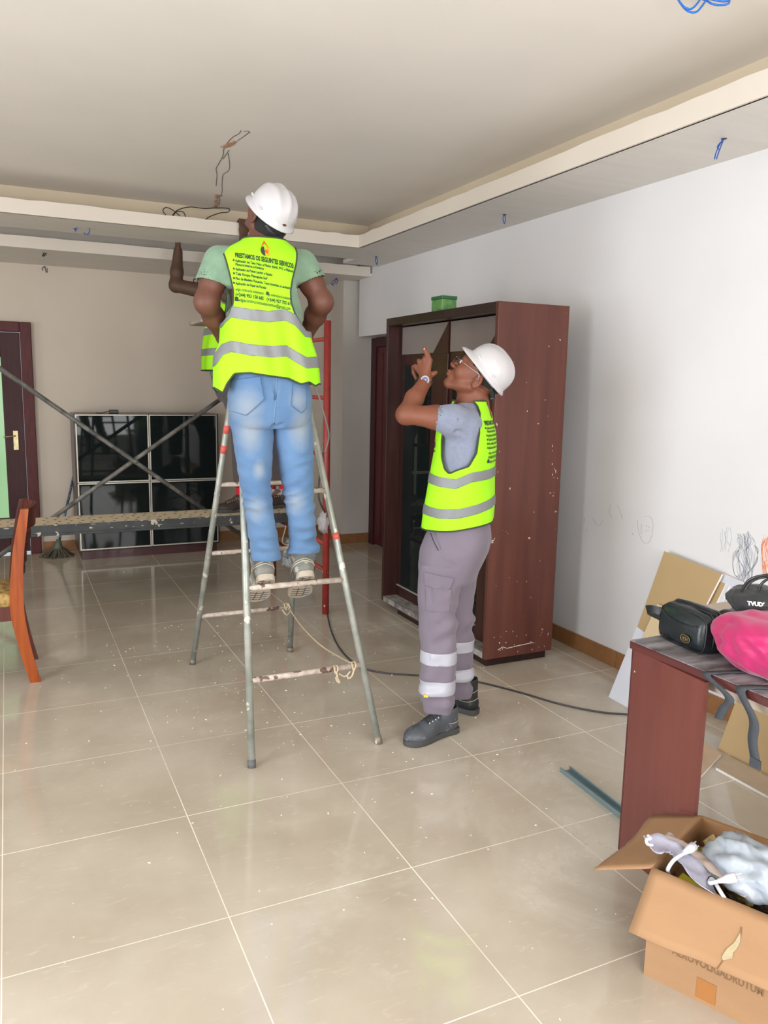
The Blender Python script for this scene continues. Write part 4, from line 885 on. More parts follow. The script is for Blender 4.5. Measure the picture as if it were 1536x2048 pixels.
wires('wire_tail', [[(88, 506, 0), (92, 508, -.02), (87, 513, -.03), (90, 510, -.03)], [(88, 506, 0), (85, 512, -.03), (89, 509, -.03)]], 2.52, M_BLKW, 'black wire stub under the far beam, upper of the two stubs', 0.0040)
wires('wire_tail', [[(90, 533, 0), (85, 536, -.01), (85, 541, -.01)], [(90, 533, 0), (91, 540, -.01), (94, 545, -.01), (94, 536, -.01)]], 2.49, M_BLKW, 'black wire stub where far wall meets ceiling, lower of the two stubs', 0.0035)
wires('wire_tail', [[(390, 557, 0), (387, 560, -.02), (389, 566, -.02)], [(390, 557, 0), (394, 562, -.02), (395, 566, -.02)]], 2.50, M_BLKW, 'short black wire stub just right of the raised bare arm', 0.0045)
wires('wire_tail', [[(1352, -10, 0), (1362, 8, -.03), (1376, 22, -.05), (1392, 24, -.05), (1404, 12, -.04), (1412, 0, -.03), (1420, -12, -.02)], [(1352, -10, 0), (1358, 2, -.03), (1370, 15, -.05), (1384, 17, -.05), (1398, 2, -.04), (1404, -10, 0)], [(1352, -10, 0), (1405, -2, -.02), (1425, 8, -.04), (1445, 10, -.04), (1458, 6, -.04), (1458, -8, 0)], [(1352, -10, 0), (1410, -4, -.02), (1440, 2, -.04), (1456, 2, -.04)]], ZC, mat('bright_blue_cable', srgb(24, 100, 190), rough=0.35), 'coil of bright blue cable hanging from the ceiling at the top edge', 0.0034)
# black cable looping along the trough out of the broken plaster
t_ = empty('trough_cable', tuple(PZ(428, 416, ZC)), 'black cable looping out of the ceiling chase into the light trough', 'cable')
dp = float((PZ(428, 416, ZC)-CAM) @ CD)-0.10
q = MB(); q.tube(catmull([PZ(427, 416, ZC), PD(408, 417, dp), PD(380, 414, dp-.1), PD(356, 420, dp-.2), PD(345, 431, dp-.25), PD(341, 440, dp-.28)], 7), 0.0035, seg=7); q.build('strand', M_BLKW, t_, smooth=True)
q = MB(); q.tube(catmull([PZ(427, 416, ZC), PD(446, 416, dp), PD(459, 418, dp), PD(456, 424, dp-.1), (PD(440, 426, dp-.2)), PD(420, 433, dp-.25), PD(410, 440, dp-.28)], 7), 0.0035, seg=7); q.build('strand', M_BLKW, t_, smooth=True)
q = MB(); q.tube(catmull([PD(336, 435, dp-.28), PD(326, 422, dp-.25), PD(332, 415, dp-.22), PD(345, 420, dp-.22), PD(360, 432, dp-.28)], 7), 0.0035, seg=7); q.tube(catmull([PD(343, 438, dp-.28), PD(352, 424, dp-.22), PD(366, 424, dp-.22), PD(371, 433, dp-.28)], 7), 0.0035, seg=7); q.build('strand', M_BLKW, t_, smooth=True)
# chased and cracked plaster on the ceiling
M_CRACK = mat('crack_dark_grey', (0.08, 0.075, 0.065), rough=0.9); M_RAWP = mat('exposed_terracotta', srgb(178, 140, 116), rough=0.95, var=0.3, vscale=60)  # flat dark tone for the crack lines, reddish one for the broken plaster
cl = bpy.data.objects['ceiling']
q = MB()
for path in ([(482, 261), (478, 267), (466, 274), (456, 284), (450, 294), (447, 300), (446, 311), (438, 326), (432, 338), (434, 350), (432, 372)], [(498, 264), (494, 268), (480, 278), (474, 281)], [(458, 300), (446, 318)], [(456, 306), (459, 325), (459, 337), (454, 344), (446, 350), (444, 366), (444, 384), (442, 390)], [(488, 263), (496, 262), (500, 266)], [(440, 398), (438, 406)]):
    q.tube(catmull([PZ(x, y, ZC-0.0005) for x, y in path], 4), 0.0020, seg=5)
q.build('plaster_crack', M_CRACK, cl)
q = MB(); rg = random.Random(4)
for path in ([(450, 295), (456, 290), (463, 288), (470, 283)], [(438, 390), (436, 396), (434, 402), (432, 410), (430, 414)]):
    for p0 in catmull(path, 6):
        c0 = PZ(p0[0]+rg.uniform(-3, 3), p0[1]+rg.uniform(-1.5, 1.5), ZC-0.001); q.ball(c0, (rg.uniform(.010, .024), rg.uniform(.008, .016), 0.003), seg=7)
q.build('broken_plaster', M_RAWP, cl)
# ================================================================== SOFT SOLIDS: smooth-blended bodies and cloth
from mathutils.bvhtree import BVHTree
F32 = np.float32
def nrm(v): v = np.array(v, float); return v/np.linalg.norm(v)
class Solid:
    def __init__(s, lo, hi, vox):
        s.vox = vox; s.lo = np.array(lo, float); s.n = np.ceil((np.array(hi)-s.lo)/vox).astype(int)+1
        s.V = np.full(tuple(s.n), 0.5, F32)
    def block(s, lo, hi):
        a = np.maximum(0, np.floor((np.array(lo)-s.lo)/s.vox).astype(int)); b = np.minimum(s.n, np.ceil((np.array(hi)-s.lo)/s.vox).astype(int)+1)
        if (b <= a).any(): return None, None
        ax = [(s.lo[i]+s.vox*np.arange(a[i], b[i])).astype(F32) for i in range(3)]
        X, Y, Z = np.meshgrid(*ax, indexing='ij', sparse=True)
        return (slice(a[0], b[0]), slice(a[1], b[1]), slice(a[2], b[2])), (X, Y, Z)
    def put(s, fn, lo, hi, k, mode='add'):
        m = 0.03+k; sl, P = s.block(np.array(lo)-m, np.array(hi)+m)
        if sl is None: return s
        d = fn(*P).astype(F32); V = s.V[sl]
        if mode == 'add':
            if k > 0: h = np.maximum(k-np.abs(V-d), 0)/k; V2 = np.minimum(V, d)-h*h*k*0.25
            else: V2 = np.minimum(V, d)
        elif mode == 'sub':
            d = -d
            if k > 0: h = np.maximum(k-np.abs(V-d), 0)/k; V2 = np.maximum(V, d)+h*h*k*0.25
            else: V2 = np.maximum(V, d)
        s.V[sl] = V2; return s
    def cone(s, a, b, ra, rb, k=0.02, flat=None, mode='add'):
        a = np.array(a, float); b = np.array(b, float); ba = b-a; L2 = max(1e-9, float(ba@ba)); R = max(ra, rb)*(1.0 if not flat else max(1, flat[1]))
        def fn(X, Y, Z):
            px, py, pz = X-a[0], Y-a[1], Z-a[2]
            h = np.clip((px*ba[0]+py*ba[1]+pz*ba[2])/L2, 0, 1)
            qx, qy, qz = px-h*ba[0], py-h*ba[1], pz-h*ba[2]
            r = ra+(rb-ra)*h
            if flat is not None:
                n_, sc = nrm(flat[0]), flat[1]; t = (qx*n_[0]+qy*n_[1]+qz*n_[2])*(1/sc-1)
                qx, qy, qz = qx+n_[0]*t, qy+n_[1]*t, qz+n_[2]*t
                return (np.sqrt(qx*qx+qy*qy+qz*qz)-r)*min(1.0, (1+sc)/2)
            return np.sqrt(qx*qx+qy*qy+qz*qz)-r
        return s.put(fn, np.minimum(a, b)-R, np.maximum(a, b)+R, k, mode)
    def ell(s, c, r, axes=None, k=0.02, mode='add'):
        c = np.array(c, float); r = np.array(r, float); A = np.eye(3) if axes is None else np.array([nrm(q) for q in axes])
        def fn(X, Y, Z):
            px, py, pz = X-c[0], Y-c[1], Z-c[2]; k0 = 0; k1 = 0
            for i in range(3):
                t = px*A[i][0]+py*A[i][1]+pz*A[i][2]; k0 = k0+(t/r[i])**2; k1 = k1+(t/r[i]**2)**2
            k0 = np.sqrt(k0); return k0*(k0-1)/(np.sqrt(k1)+1e-6)
        R = max(r); return s.put(fn, c-R, c+R, k, mode)
    def column(s, st, lat, dep, e=2.3, k=0.02, zlo=None, zhi=None, grow=0.0, mode='add', wr=None):
        """body column through stations (centre, half-width along lat, half-depth along dep) ordered by height"""
        st = sorted(st, key=lambda q: q[0][2]); zs = np.array([q[0][2] for q in st]); z0, z1 = (zlo if zlo is not None else zs[0]), (zhi if zhi is not None else zs[-1])
        cs = np.array([q[0] for q in st]); aa = np.array([q[1] for q in st])+grow; bb = np.array([q[2] for q in st])+grow
        zz = np.linspace(z0, z1, 160)
        def smooth(v):
            w = np.interp(zz, zs, v); ker = np.ones(9)/9; return np.convolve(np.pad(w, 4, mode='edge'), ker, 'valid')
        cx, cy, A_i, B_i = smooth(cs[:, 0]), smooth(cs[:, 1]), smooth(aa), smooth(bb)
        lat = np.array(lat); dep = np.array(dep); R = max(aa.max(), bb.max())
        def fn(X, Y, Z):
            Cx = np.interp(Z, zz, cx); Cy = np.interp(Z, zz, cy); A = np.interp(Z, zz, A_i); B = np.interp(Z, zz, B_i)
            u = (X-Cx)*lat[0]+(Y-Cy)*lat[1]; v = (X-Cx)*dep[0]+(Y-Cy)*dep[1]
            rho = ((np.abs(u)/A)**e+(np.abs(v)/B)**e)**(1/e)
            d = (rho-1)*np.minimum(A, B)
            if wr is not None: d = d+wr(u, v, Z)
            if k > 0:
                for o in (Z-z1, z0-Z): h = np.maximum(k-np.abs(d-o), 0)/k; d = np.maximum(d, o)+h*h*k*0.25
            else: d = np.maximum(d, np.maximum(Z-z1, z0-Z))
            return d
        lo = np.array([cs[:, 0].min()-R, cs[:, 1].min()-R, z0]); hi = np.array([cs[:, 0].max()+R, cs[:, 1].max()+R, z1])
        return s.put(fn, lo, hi, k, mode)
    def ripple(s, fn):
        ax = [(s.lo[i]+s.vox*np.arange(s.n[i])).astype(F32) for i in range(3)]
        X, Y, Z = np.meshgrid(*ax, indexing='ij', sparse=True); s.V = (s.V+fn(X, Y, Z)).astype(F32); return s
    def cut(s, fn):
        ax = [(s.lo[i]+s.vox*np.arange(s.n[i])).astype(F32) for i in range(3)]
        X, Y, Z = np.meshgrid(*ax, indexing='ij', sparse=True); s.V = np.maximum(s.V, fn(X, Y, Z)).astype(F32); return s
    def surface(s, rounds=1):
        """surface nets"""
        V = s.V; V[0], V[-1] = .5, .5; V[:, 0], V[:, -1] = .5, .5; V[:, :, 0], V[:, :, -1] = .5, .5
        I = V < 0; c = I[:-1, :-1, :-1].astype(np.int8)
        offs = [(i, j, k) for i in (0, 1) for j in (0, 1) for k in (0, 1)]
        cnt = sum(I[i:V.shape[0]-1+i, j:V.shape[1]-1+j, k:V.shape[2]-1+k].astype(np.int8) for i, j, k in offs)
        act = (cnt > 0) & (cnt < 8); idx = np.argwhere(act); ids = np.full(act.shape, -1, np.int64); ids[act] = np.arange(len(idx))
        acc = np.zeros((len(idx), 3)); num = np.zeros(len(idx))
        for i, j, k in offs:
            for axn in range(3):
                if (i, j, k)[axn] == 1: continue
                o0 = np.array((i, j, k)); o1 = o0.copy(); o1[axn] = 1
                v0 = V[tuple((idx+o0).T)]; v1 = V[tuple((idx+o1).T)]; m = (v0 < 0) != (v1 < 0)
                t = np.where(m, v0/np.where(m, v0-v1, 1), 0); p = o0+np.outer(t, (o1-o0)); acc[m] += p[m]; num[m] += 1
        vert = s.lo+(idx+acc/num[:, None])*s.vox; faces = []
        for axn in range(3):
            sh = [slice(None)]*3; A = I[tuple(slice(0, -1) if q == axn else slice(None) for q in range(3))]; B = I[tuple(slice(1, None) if q == axn else slice(None) for q in range(3))]
            e = np.argwhere(A != B); u_, w_ = (axn+1) % 3, (axn+2) % 3
            ok = (e[:, u_] > 0) & (e[:, w_] > 0) & (e[:, u_] < V.shape[u_]-1) & (e[:, w_] < V.shape[w_]-1); e = e[ok]
            inside = A[tuple(e.T)]; du = np.zeros(3, int); du[u_] = 1; dw = np.zeros(3, int); dw[w_] = 1
            q = np.stack([ids[tuple((e-du-dw).T)], ids[tuple((e-dw).T)], ids[tuple(e.T)], ids[tuple((e-du).T)]], 1)
            q[~inside] = q[~inside][:, ::-1]; faces.append(q)
        faces = np.concatenate(faces) if faces else np.zeros((0, 4), int)
        for _ in range(rounds):
            vert = relax(vert, faces)
        return vert, faces
def relax(vert, faces, w=0.5):
    acc = np.zeros_like(vert); num = np.zeros(len(vert)); n = faces.shape[1]
    for a in range(n):
        b = (a+1) % n
        np.add.at(acc, faces[:, a], vert[faces[:, b]]); np.add.at(num, faces[:, a], 1)
        np.add.at(acc, faces[:, b], vert[faces[:, a]]); np.add.at(num, faces[:, b], 1)
    num = np.maximum(num, 1); return vert*(1-w)+w*acc/num[:, None]
def to_mesh(name, vert, faces):
    me = bpy.data.meshes.new(name)
    if isinstance(faces, np.ndarray) and len(faces):
        k = faces.shape[1]; me.vertices.add(len(vert)); me.vertices.foreach_set('co', np.ascontiguousarray(vert, dtype=np.float32).ravel())
        me.loops.add(faces.size); me.loops.foreach_set('vertex_index', faces.astype(np.int32).ravel())
        me.polygons.add(len(faces)); me.polygons.foreach_set('loop_start', np.arange(0, faces.size, k, dtype=np.int32)); me.update(calc_edges=True); me.validate()
    else: me.from_pydata([tuple(v) for v in vert], [], [tuple(f) for f in faces])
    return me
def clip(vert, faces, g):
    """keep g>0, cutting triangles exactly along g=0"""
    tri = np.concatenate([faces[:, [0, 1, 2]], faces[:, [0, 2, 3]]]) if faces.shape[1] == 4 else faces
    s_ = g > 0; n = s_[tri].sum(1); full = tri[n == 3]; mix = tri[(n > 0) & (n < 3)]; V = [tuple(v) for v in vert]; cache = {}; out = []
    def cutp(a, b):
        key = (min(a, b), max(a, b))
        if key not in cache:
            t = g[a]/(g[a]-g[b]); V.append(tuple(vert[a]+(vert[b]-vert[a])*t)); cache[key] = len(V)-1
        return cache[key]
    for t in mix:
        t = [int(q) for q in t]; k_ = [q for q in t if s_[q]]
        if len(k_) == 1:
            i = t.index(k_[0]); a, b, c = t[i], t[(i+1) % 3], t[(i+2) % 3]; out.append((a, cutp(a, b), cutp(a, c)))
        else:
            i = [q for q in range(3) if not s_[t[q]]][0]; a, b, c = t[i], t[(i+1) % 3], t[(i+2) % 3]; p, r = cutp(a, b), cutp(a, c); out.append((p, b, c)); out.append((p, c, r))
    F = np.concatenate([full, np.array(out, int).reshape(-1, 3)]); V = np.array(V)
    used = np.unique(F); mp = np.full(len(V), -1); mp[used] = np.arange(len(used)); return V[used], mp[F]
def vnormals(vert, faces):
    a, b, c = vert[faces[:, 0]], vert[faces[:, 1]], vert[faces[:, 2]]; n = np.cross(b-a, c-a); N = np.zeros_like(vert)
    for k in range(faces.shape[1]): np.add.at(N, faces[:, k], n)
    l = np.linalg.norm(N, axis=1); l[l == 0] = 1; return N/l[:, None]
def rim_loops(vert, faces):
    E = {}
    for f in faces:
        for k in range(len(f)):
            a, b = int(f[k]), int(f[(k+1) % len(f)]); E[(a, b)] = E.get((a, b), 0)+1
    nxt = {a: b for (a, b) in E if (b, a) not in E}; loops = []
    while nxt:
        a, b = nxt.popitem(); L_ = [a, b]
        while b in nxt:
            b = nxt.pop(b); 
            if b == L_[0]: break
            L_.append(b)
        if len(L_) > 8: loops.append(vert[L_])
    return loops
def rim_tube(name, loops, r, m, parent, minlen=0.08, only=None):
    for L_ in loops:
        P_ = L_
        for _ in range(3): P_ = (np.roll(P_, 1, 0)+P_*2+np.roll(P_, -1, 0))/4
        ln = np.linalg.norm(np.roll(P_, -1, 0)-P_, axis=1).sum()
        if ln < minlen: continue
        n = max(12, int(ln/0.009)); cum = np.concatenate([[0], np.cumsum(np.linalg.norm(np.roll(P_, -1, 0)-P_, axis=1))]); PP = np.vstack([P_, P_[:1]])
        t = np.linspace(0, cum[-1], n, endpoint=False); R_ = np.stack([np.interp(t, cum, PP[:, i]) for i in range(3)], 1)
        q = MB(); q.tube(R_, r, seg=6, closed=True); q.build(name, m, parent, smooth=True)
def wave(P, seed, n=5, f=30.0, stretch=(1, 1, 1)):
    X, Y, Z = P; rg = np.random.RandomState(seed); o = 0
    for i in range(n):
        k_ = rg.normal(size=3); k_ = k_/np.linalg.norm(k_)*f*rg.uniform(.6, 1.5)*np.array(stretch); ph = rg.uniform(0, 6.28)
        o = o+np.sin(k_[0]*X+k_[1]*Y+k_[2]*Z+ph+0.8*np.sin(k_[1]*0.5*X+k_[2]*0.5*Y+k_[0]*.5*Z))
    return o/n
def polydist(px, py, poly):
    """signed distance, negative inside"""
    px = np.asarray(px, float); py = np.asarray(py, float); d = np.full(px.shape, 1e9); ins = np.zeros(px.shape, bool); n = len(poly)
    for i in range(n):
        x1, y1 = poly[i]; x2, y2 = poly[(i+1) % n]; ex, ey = x2-x1, y2-y1
        t = np.clip(((px-x1)*ex+(py-y1)*ey)/(ex*ex+ey*ey+1e-12), 0, 1); d = np.minimum(d, np.hypot(px-x1-t*ex, py-y1-t*ey))
        c = ((y1 > py) != (y2 > py)); xi = (x2-x1)*(py-y1)/(y2-y1+1e-12)+x1; ins ^= c & (px < xi)
    return np.where(ins, -d, d)
class Frame:
    """a person's upright frame: lat/dep axes of the plane the photograph sees them in"""
    def __init__(s, c, lat, dep): s.c = np.array(c, float); s.lat = nrm(lat); s.dep = nrm(dep)
    def at(s, px, py, off=0.0):
        q = ray(px, py); t = ((s.c-CAM)@s.dep+off)/(q@s.dep); return CAM+q*t
    def row(s, py, xl, xr, b, off=0.0, grow=0.0):
        a, c = s.at(xl, py, off), s.at(xr, py, off); return ((a+c)/2, abs((c-a)@s.lat)/2+grow, b)
def put_mesh(name, vf, m, parent, thick=None, smooth=True, off=-1.0):
    o = link_mesh(name, to_mesh(name, vf[0], vf[1]), m, parent, smooth)
    if thick: solidify(o, thick, off)
    return o

# ---------------------------------------------------------------- materials for people
def skin_mat(name, c):
    return mat(name, c, rough=0.55, var=0.18, vscale=9, spec=0.4, bump=0.05, bscale=130, sss=0.05)
def cloth_mat(name, c, c2=None, vs=5, bump=0.15, bs=260, sheen=0.15, rough=0.85, spots=None, thr=0.7, sps=20):
    return mat(name, c, rough=rough, var=0.06, col2=c2, vscale=vs, bump=bump, bscale=bs, sheen=sheen, spots=spots, spot_thr=thr, spot_scale=sps)
M_NEON = cloth_mat('neon_yellow_mesh_fabric', (0.33, 0.76, 0.0), (0.29, 0.71, 0.0), vs=4, rough=0.75, sheen=0.0)
M_REFL = mat('grey_reflective_tape', srgb(118, 120, 122), rough=0.5, metal=0.1, var=0.06, vscale=30, bump=0.04, bscale=300)
M_TRIM = mat('dark_vest_piping', srgb(52, 58, 40), rough=0.8)
M_INK = mat('black_print', srgb(42, 46, 34), rough=0.8)
M_HAIR = mat('short_black_hair', (0.012, 0.010, 0.009), rough=0.9, bump=0.5, bscale=400)
M_HELM = mat('white_hard_hat_plastic', (0.47, 0.455, 0.47), rough=0.35, coat=0.15, var=0.04, vscale=10, spots=srgb(196, 192, 194), spot_scale=34, spot_thr=0.72)
M_HBAND = mat('black_helmet_harness', (0.02, 0.022, 0.025), rough=0.5)

M_HGREY = mat('grey_helmet_band', srgb(170, 172, 176), rough=0.5)
def helmet(parent, c, R_, F_, U_, m=M_HELM, w=0.108, l=0.128, h=0.138, visor=0.055, ridges=1, band=True):
    """hard hat: R right, F front, U up; c = centre of the brim plane"""
    c = np.array(c, float); R_, F_, U_ = nrm(R_), nrm(F_), nrm(U_); n = 72
    def pt(a, rr, z, ext=0.0):
        x = math.sin(a)*w*rr; y = math.cos(a)*l*rr; fw = max(0.0, math.cos(a))**1.6
        return c+R_*(x+math.sin(a)*ext*0.35)+F_*(y+math.cos(a)*ext*0.35+fw*ext)+U_*z
    prof = []
    for i in range(15):
        t = i/14*PI/2; prof.append((math.cos(t)**0.82 if i < 14 else 0.0, 0.018+math.sin(t)*(h-0.018)))
    rings = []
    rings.append([pt(2*PI*k/n, 1.04, -0.006-0.008*max(0, math.cos(2*PI*k/n)), visor*0.62+0.004) for k in range(n)])
    rings.append([pt(2*PI*k/n, 1.03, 0.000-0.006*max(0, math.cos(2*PI*k/n)), visor*0.60) for k in range(n)])
    rings.append([pt(2*PI*k/n, 1.0, 0.010, 0.002) for k in range(n)])
    for rr, z in prof[:-1]:
        row = []
        for k in range(n):
            a = 2*PI*k/n; x = math.sin(a)*w*rr; p = pt(a, rr, z); bump = 0.0; top = max(0.0, min(1, (z-0.03)/0.05))
            wid = 0.011
            if ridges >= 1: bump += 0.006*math.exp(-(x/wid)**2)*top
            if ridges >= 3:
                for s_ in (-1, 1): bump += 0.0045*math.exp(-((x-s_*0.042)/0.008)**2)*top
            dn = nrm(F_*math.cos(a)*rr*0.8+R_*math.sin(a)*rr*0.8+U_*(z/h+.1)); row.append(p+dn*bump)
        rings.append(row)
    q = MB(); V = [[q.bm.verts.new(tuple(p)) for p in r] for r in rings]
    for i in range(len(V)-1):
        for k in range(n): q.bm.faces.new((V[i][k], V[i][(k+1) % n], V[i+1][(k+1) % n], V[i+1][k]))
    ap = q.bm.verts.new(tuple(c+U_*(h+(0.006 if ridges else 0))))
    for k in range(n): q.bm.faces.new((V[-1][k], V[-1][(k+1) % n], ap))
    shell = q.build('hard_hat', m, parent, smooth=True); solidify(shell, 0.003, -1.0)
    q = MB()
    for s_ in (-1, 1):
        for y in (-0.03, 0.055):
            p = c+R_*s_*w*1.01*math.sqrt(max(0, 1-(y/l)**2))*0.98+F_*y+U_*0.022; T_ = Matrix((( *F_, 0), (*U_, 0), (*R_, 0), (0, 0, 0, 1))).transposed(); T_.translation = Vector(tuple(p))
            q.box((-.014, -.004, -.004), (.014, .004, .004), M=T_, bevel=0.002)
    q.build('accessory_slot', m, shell)
    if band:
        q = MB(); q.tube([c+R_*math.sin(a)*w*0.90+F_*math.cos(a)*l*0.90-U_*0.004 for a in [2*PI*k/40 for k in range(40)]], 0.003, seg=4, closed=True, flat=(0.003, 0.016), up=tuple(U_)); q.build('headband', M_HGREY, shell)
        q = MB(); q.tube(catmull([c+R_*math.sin(a)*w*0.86-F_*math.cos(a)*l*0.93-U_*(0.012+0.030*math.cos(a)**4) for a in np.linspace(-0.75, 0.75, 9)], 4), 0.004, seg=4, flat=(0.004, 0.016), up=tuple(U_)); q.ball(c-F_*l*0.95-U_*0.045, (0.016, 0.016, 0.012)); q.build('ratchet_strap', M_HBAND, shell, smooth=True)
    return shell

def head_solid(S, o, R_, F_, U_, k=0.012, detail=True, sc=1.0):
    """skull and face around ear-axis origin o"""
    R_, F_, U_ = nrm(R_), nrm(F_), nrm(U_); ax = (F_, U_, R_)
    p = lambda f, u, s=0.0: np.array(o)+(F_*f+U_*u+R_*s)*sc
    _S = S
    class Q:
        def ell(q, c, r, axes=None, k=0.02, mode='add'): _S.ell(c, np.array(r)*sc, axes, k, mode)
        def cone(q, a, b, ra, rb, k=0.02, flat=None, mode='add'): _S.cone(a, b, ra*sc, rb*sc, k, flat, mode)
    S = Q()
    S.ell(p(-0.008, 0.052), (0.098, 0.082, 0.076), ax, 0.0)
    S.ell(p(0.042, 0.005), (0.056, 0.078, 0.060), ax, 0.03)
    for s_ in (-1, 1):
        S.cone(p(0.005, -0.030, s_*0.050), p(0.082, -0.070, s_*0.016), 0.017, 0.017, 0.02)
        S.ell(p(0.066, -0.002, s_*0.038), (0.026, 0.026, 0.022), ax, 0.02)
    S.ell(p(0.090, -0.068), (0.020, 0.017, 0.022), ax, 0.016)
    S.ell(p(0.088, -0.036), (0.024, 0.027, 0.028), ax, 0.016)
    S.cone(p(0.082, 0.046, -0.034), p(0.082, 0.046, 0.034), 0.011, 0.011, 0.014)
    S.cone(p(0.090, 0.036), p(0.117, 0.000), 0.0075, 0.0105, 0.010)
    if detail:
        for s_ in (-1, 1):
            S.ell(p(0.109, -0.003, s_*0.012), (0.011, 0.008, 0.008), ax, 0.006)
            S.ell(p(0.100, 0.028, s_*0.031), (0.014, 0.010, 0.015), ax, 0.010, 'sub')
            S.ell(p(0.080, 0.028, s_*0.031), (0.013, 0.012, 0.014), ax, 0.004)
        S.ell(p(0.112, -0.0275), (0.0095, 0.0062, 0.022), ax, 0.005); S.ell(p(0.110, -0.0400), (0.0095, 0.0068, 0.019), ax, 0.005)
        S.ell(p(0.120, -0.0338), (0.008, 0.0018, 0.020), ax, 0.003, 'sub')
        S.ell(p(0.110, -0.053), (0.008, 0.004, 0.016), ax, 0.008, 'sub')
    for s_ in (-1, 1):
        ea = (nrm(F_*0.95+U_*0.1-R_*s_*0.25), nrm(U_-F_*0.15), nrm(R_*s_+F_*0.25))
        S.ell(p(-0.010, 0.004, s_*0.077), (0.0175, 0.031, 0.0075), ea, 0.008)
        S.ell(p(-0.006, 0.006, s_*0.085), (0.010, 0.019, 0.0065), ea, 0.003, 'sub')
        S.ell(p(-0.004, -0.001, s_*0.080), (0.005, 0.007, 0.006), ea, 0.003)
        S.cone(p(-0.016, 0.020, s_*0.0835), p(-0.002, 0.030, s_*0.082), 0.0032, 0.0030, 0.003)
        S.cone(p(-0.022, 0.004, s_*0.0855), p(-0.016, 0.022, s_*0.0845), 0.0034, 0.0032, 0.003)
def band(name, vf, g, off, m, parent, thick=None):
    N_ = vnormals(*vf); v2, f2 = clip(vf[0]+N_*off, vf[1], g)
    return put_mesh(name, (v2, f2), m, parent, thick)
def boot(parent, heel, toe, up=(0, 0, 1), top=0.135, m=None, msole=None, w=1.0, lean=0.0, laces=True, name='boot', line=None, mlace=None):
    heel = np.array(heel, float); toe = np.array(toe, float); L = np.linalg.norm(toe-heel); d = (toe-heel)/L; S_ = nrm(np.cross(d, up)); N_ = np.cross(S_, d)
    p = lambda u, s, z: heel+d*u+S_*s+N_*z
    pts = np.array([p(u, s, z) for u in (-.03, L+.03) for s in (-.08, .08) for z in (-.02, top+.05)])
    S = Solid(pts.min(0), pts.max(0), 0.0045)
    S.cone(p(.045, 0, .050), p(L*.55, 0, .045), .038*w, .038*w, 0.0)
    S.ell(p(L-.078, 0, .036), (.078, .052*w, .040), (d, S_, N_), 0.03)
    S.cone(p(.052, 0, .06), p(.060+lean*.5, 0, top-.01), .040*w, .047*w, .02)
    S.cone(p(.065, 0, .10), p(L*.62, 0, .055), .035*w, .030*w, .025)
    S.ripple(lambda X, Y, Z: 0.0022*wave((X, Y, Z), 3, 5, 60))
    S.cone(p(.060+lean*.5, 0, top), p(.063+lean, 0, top+.05), .038*w, .06*w, .004, mode='sub')
    def cutp(X, Y, Z): return 0.014-((X-heel[0])*N_[0]+(Y-heel[1])*N_[1]+(Z-heel[2])*N_[2])
    S.cut(cutp); v, f = S.surface(2)
    b = put_mesh(name, (v, f), m, parent)
    # sole with tread
    prof = [(0.0, .0, 0), (.006, .026, 0), (.03, .036, 0), (.08, .034, 0), (.13, .037, 0), (L-.10, .049, 0), (L-.05, .049, 0), (L-.018, .034, 0), (L, .0, 0)]
    out = [(u, s*w) for u, s, _ in prof]+[(u, -s*w) for u, s, _ in prof[1:-1]][::-1]
    C_ = catmull([(a, b_) for a, b_ in out], 4, True)
    rings = [[p(u*1.0, s*1.0, 0.0) for u, s in C_], [p(u, s*1.03, .006) for u, s in C_], [p(u, s*1.02, .018) for u, s in C_], [p(u, s*.96, .026) for u, s in C_]]
    q = MB(); q.loft(rings); so = q.build('sole', msole, b); smooth_by_angle(so, 40)
    q = MB()
    for i in range(9):
        u = .02+i*(L-.045)/8.5; wd = (.030 if u < L*.45 else .040)*w
        if .36 < u/L < .5: continue
        q.tube([p(u-.004, -wd, -.0008), p(u+.006, 0, -.0008), p(u-.004, wd, -.0008)], .0016, seg=4)
    for s in (-.015, .015): q.tube([p(.012, s, -.0008), p(L*.34, s, -.0008)], .0014, seg=4); q.tube([p(L*.52, s, -.0008), p(L-.03, s, -.0008)], .0014, seg=4)
    q.build('tread_groove', M_HBAND, so)
    if laces:
        bv = BVHTree.FromPolygons([tuple(x) for x in v], [tuple(int(t) for t in x) for x in f])
        def onto(u, s, z0=.2):
            h = bv.ray_cast(Vector(tuple(p(u, s, z0))), Vector(tuple(-N_))); return np.array(h[0])+N_*.002 if h[0] is not None else p(u, s, .07)
        q = MB()
        for i in range(5):
            u = .115+i*.017
            q.tube(catmull([onto(u, -.022), onto(u+.004, 0)+N_*.002, onto(u+.010, .022)], 5), .0024, seg=5); q.tube(catmull([onto(u+.010, -.022), onto(u+.004, 0)+N_*.004, onto(u, .022)], 5), .0024, seg=5)
        for s in (-1, 1): q.tube(catmull([onto(.112, s*.004)+N_*.004, onto(.118, s*.022)+N_*.014, onto(.132, s*.034)+N_*.006, onto(.120, s*.012)+N_*.005], 6), .0022, seg=5)
        q.build('laces', mlace or M_HBAND, b, smooth=True)
        q = MB()
        for i in range(5):
            for s in (-.026, .028): q.ball(onto(.115+i*.017, s), .0036, seg=8)
        q.build('eyelets', M_ALU, b, smooth=True)['kind'] = 'stuff'
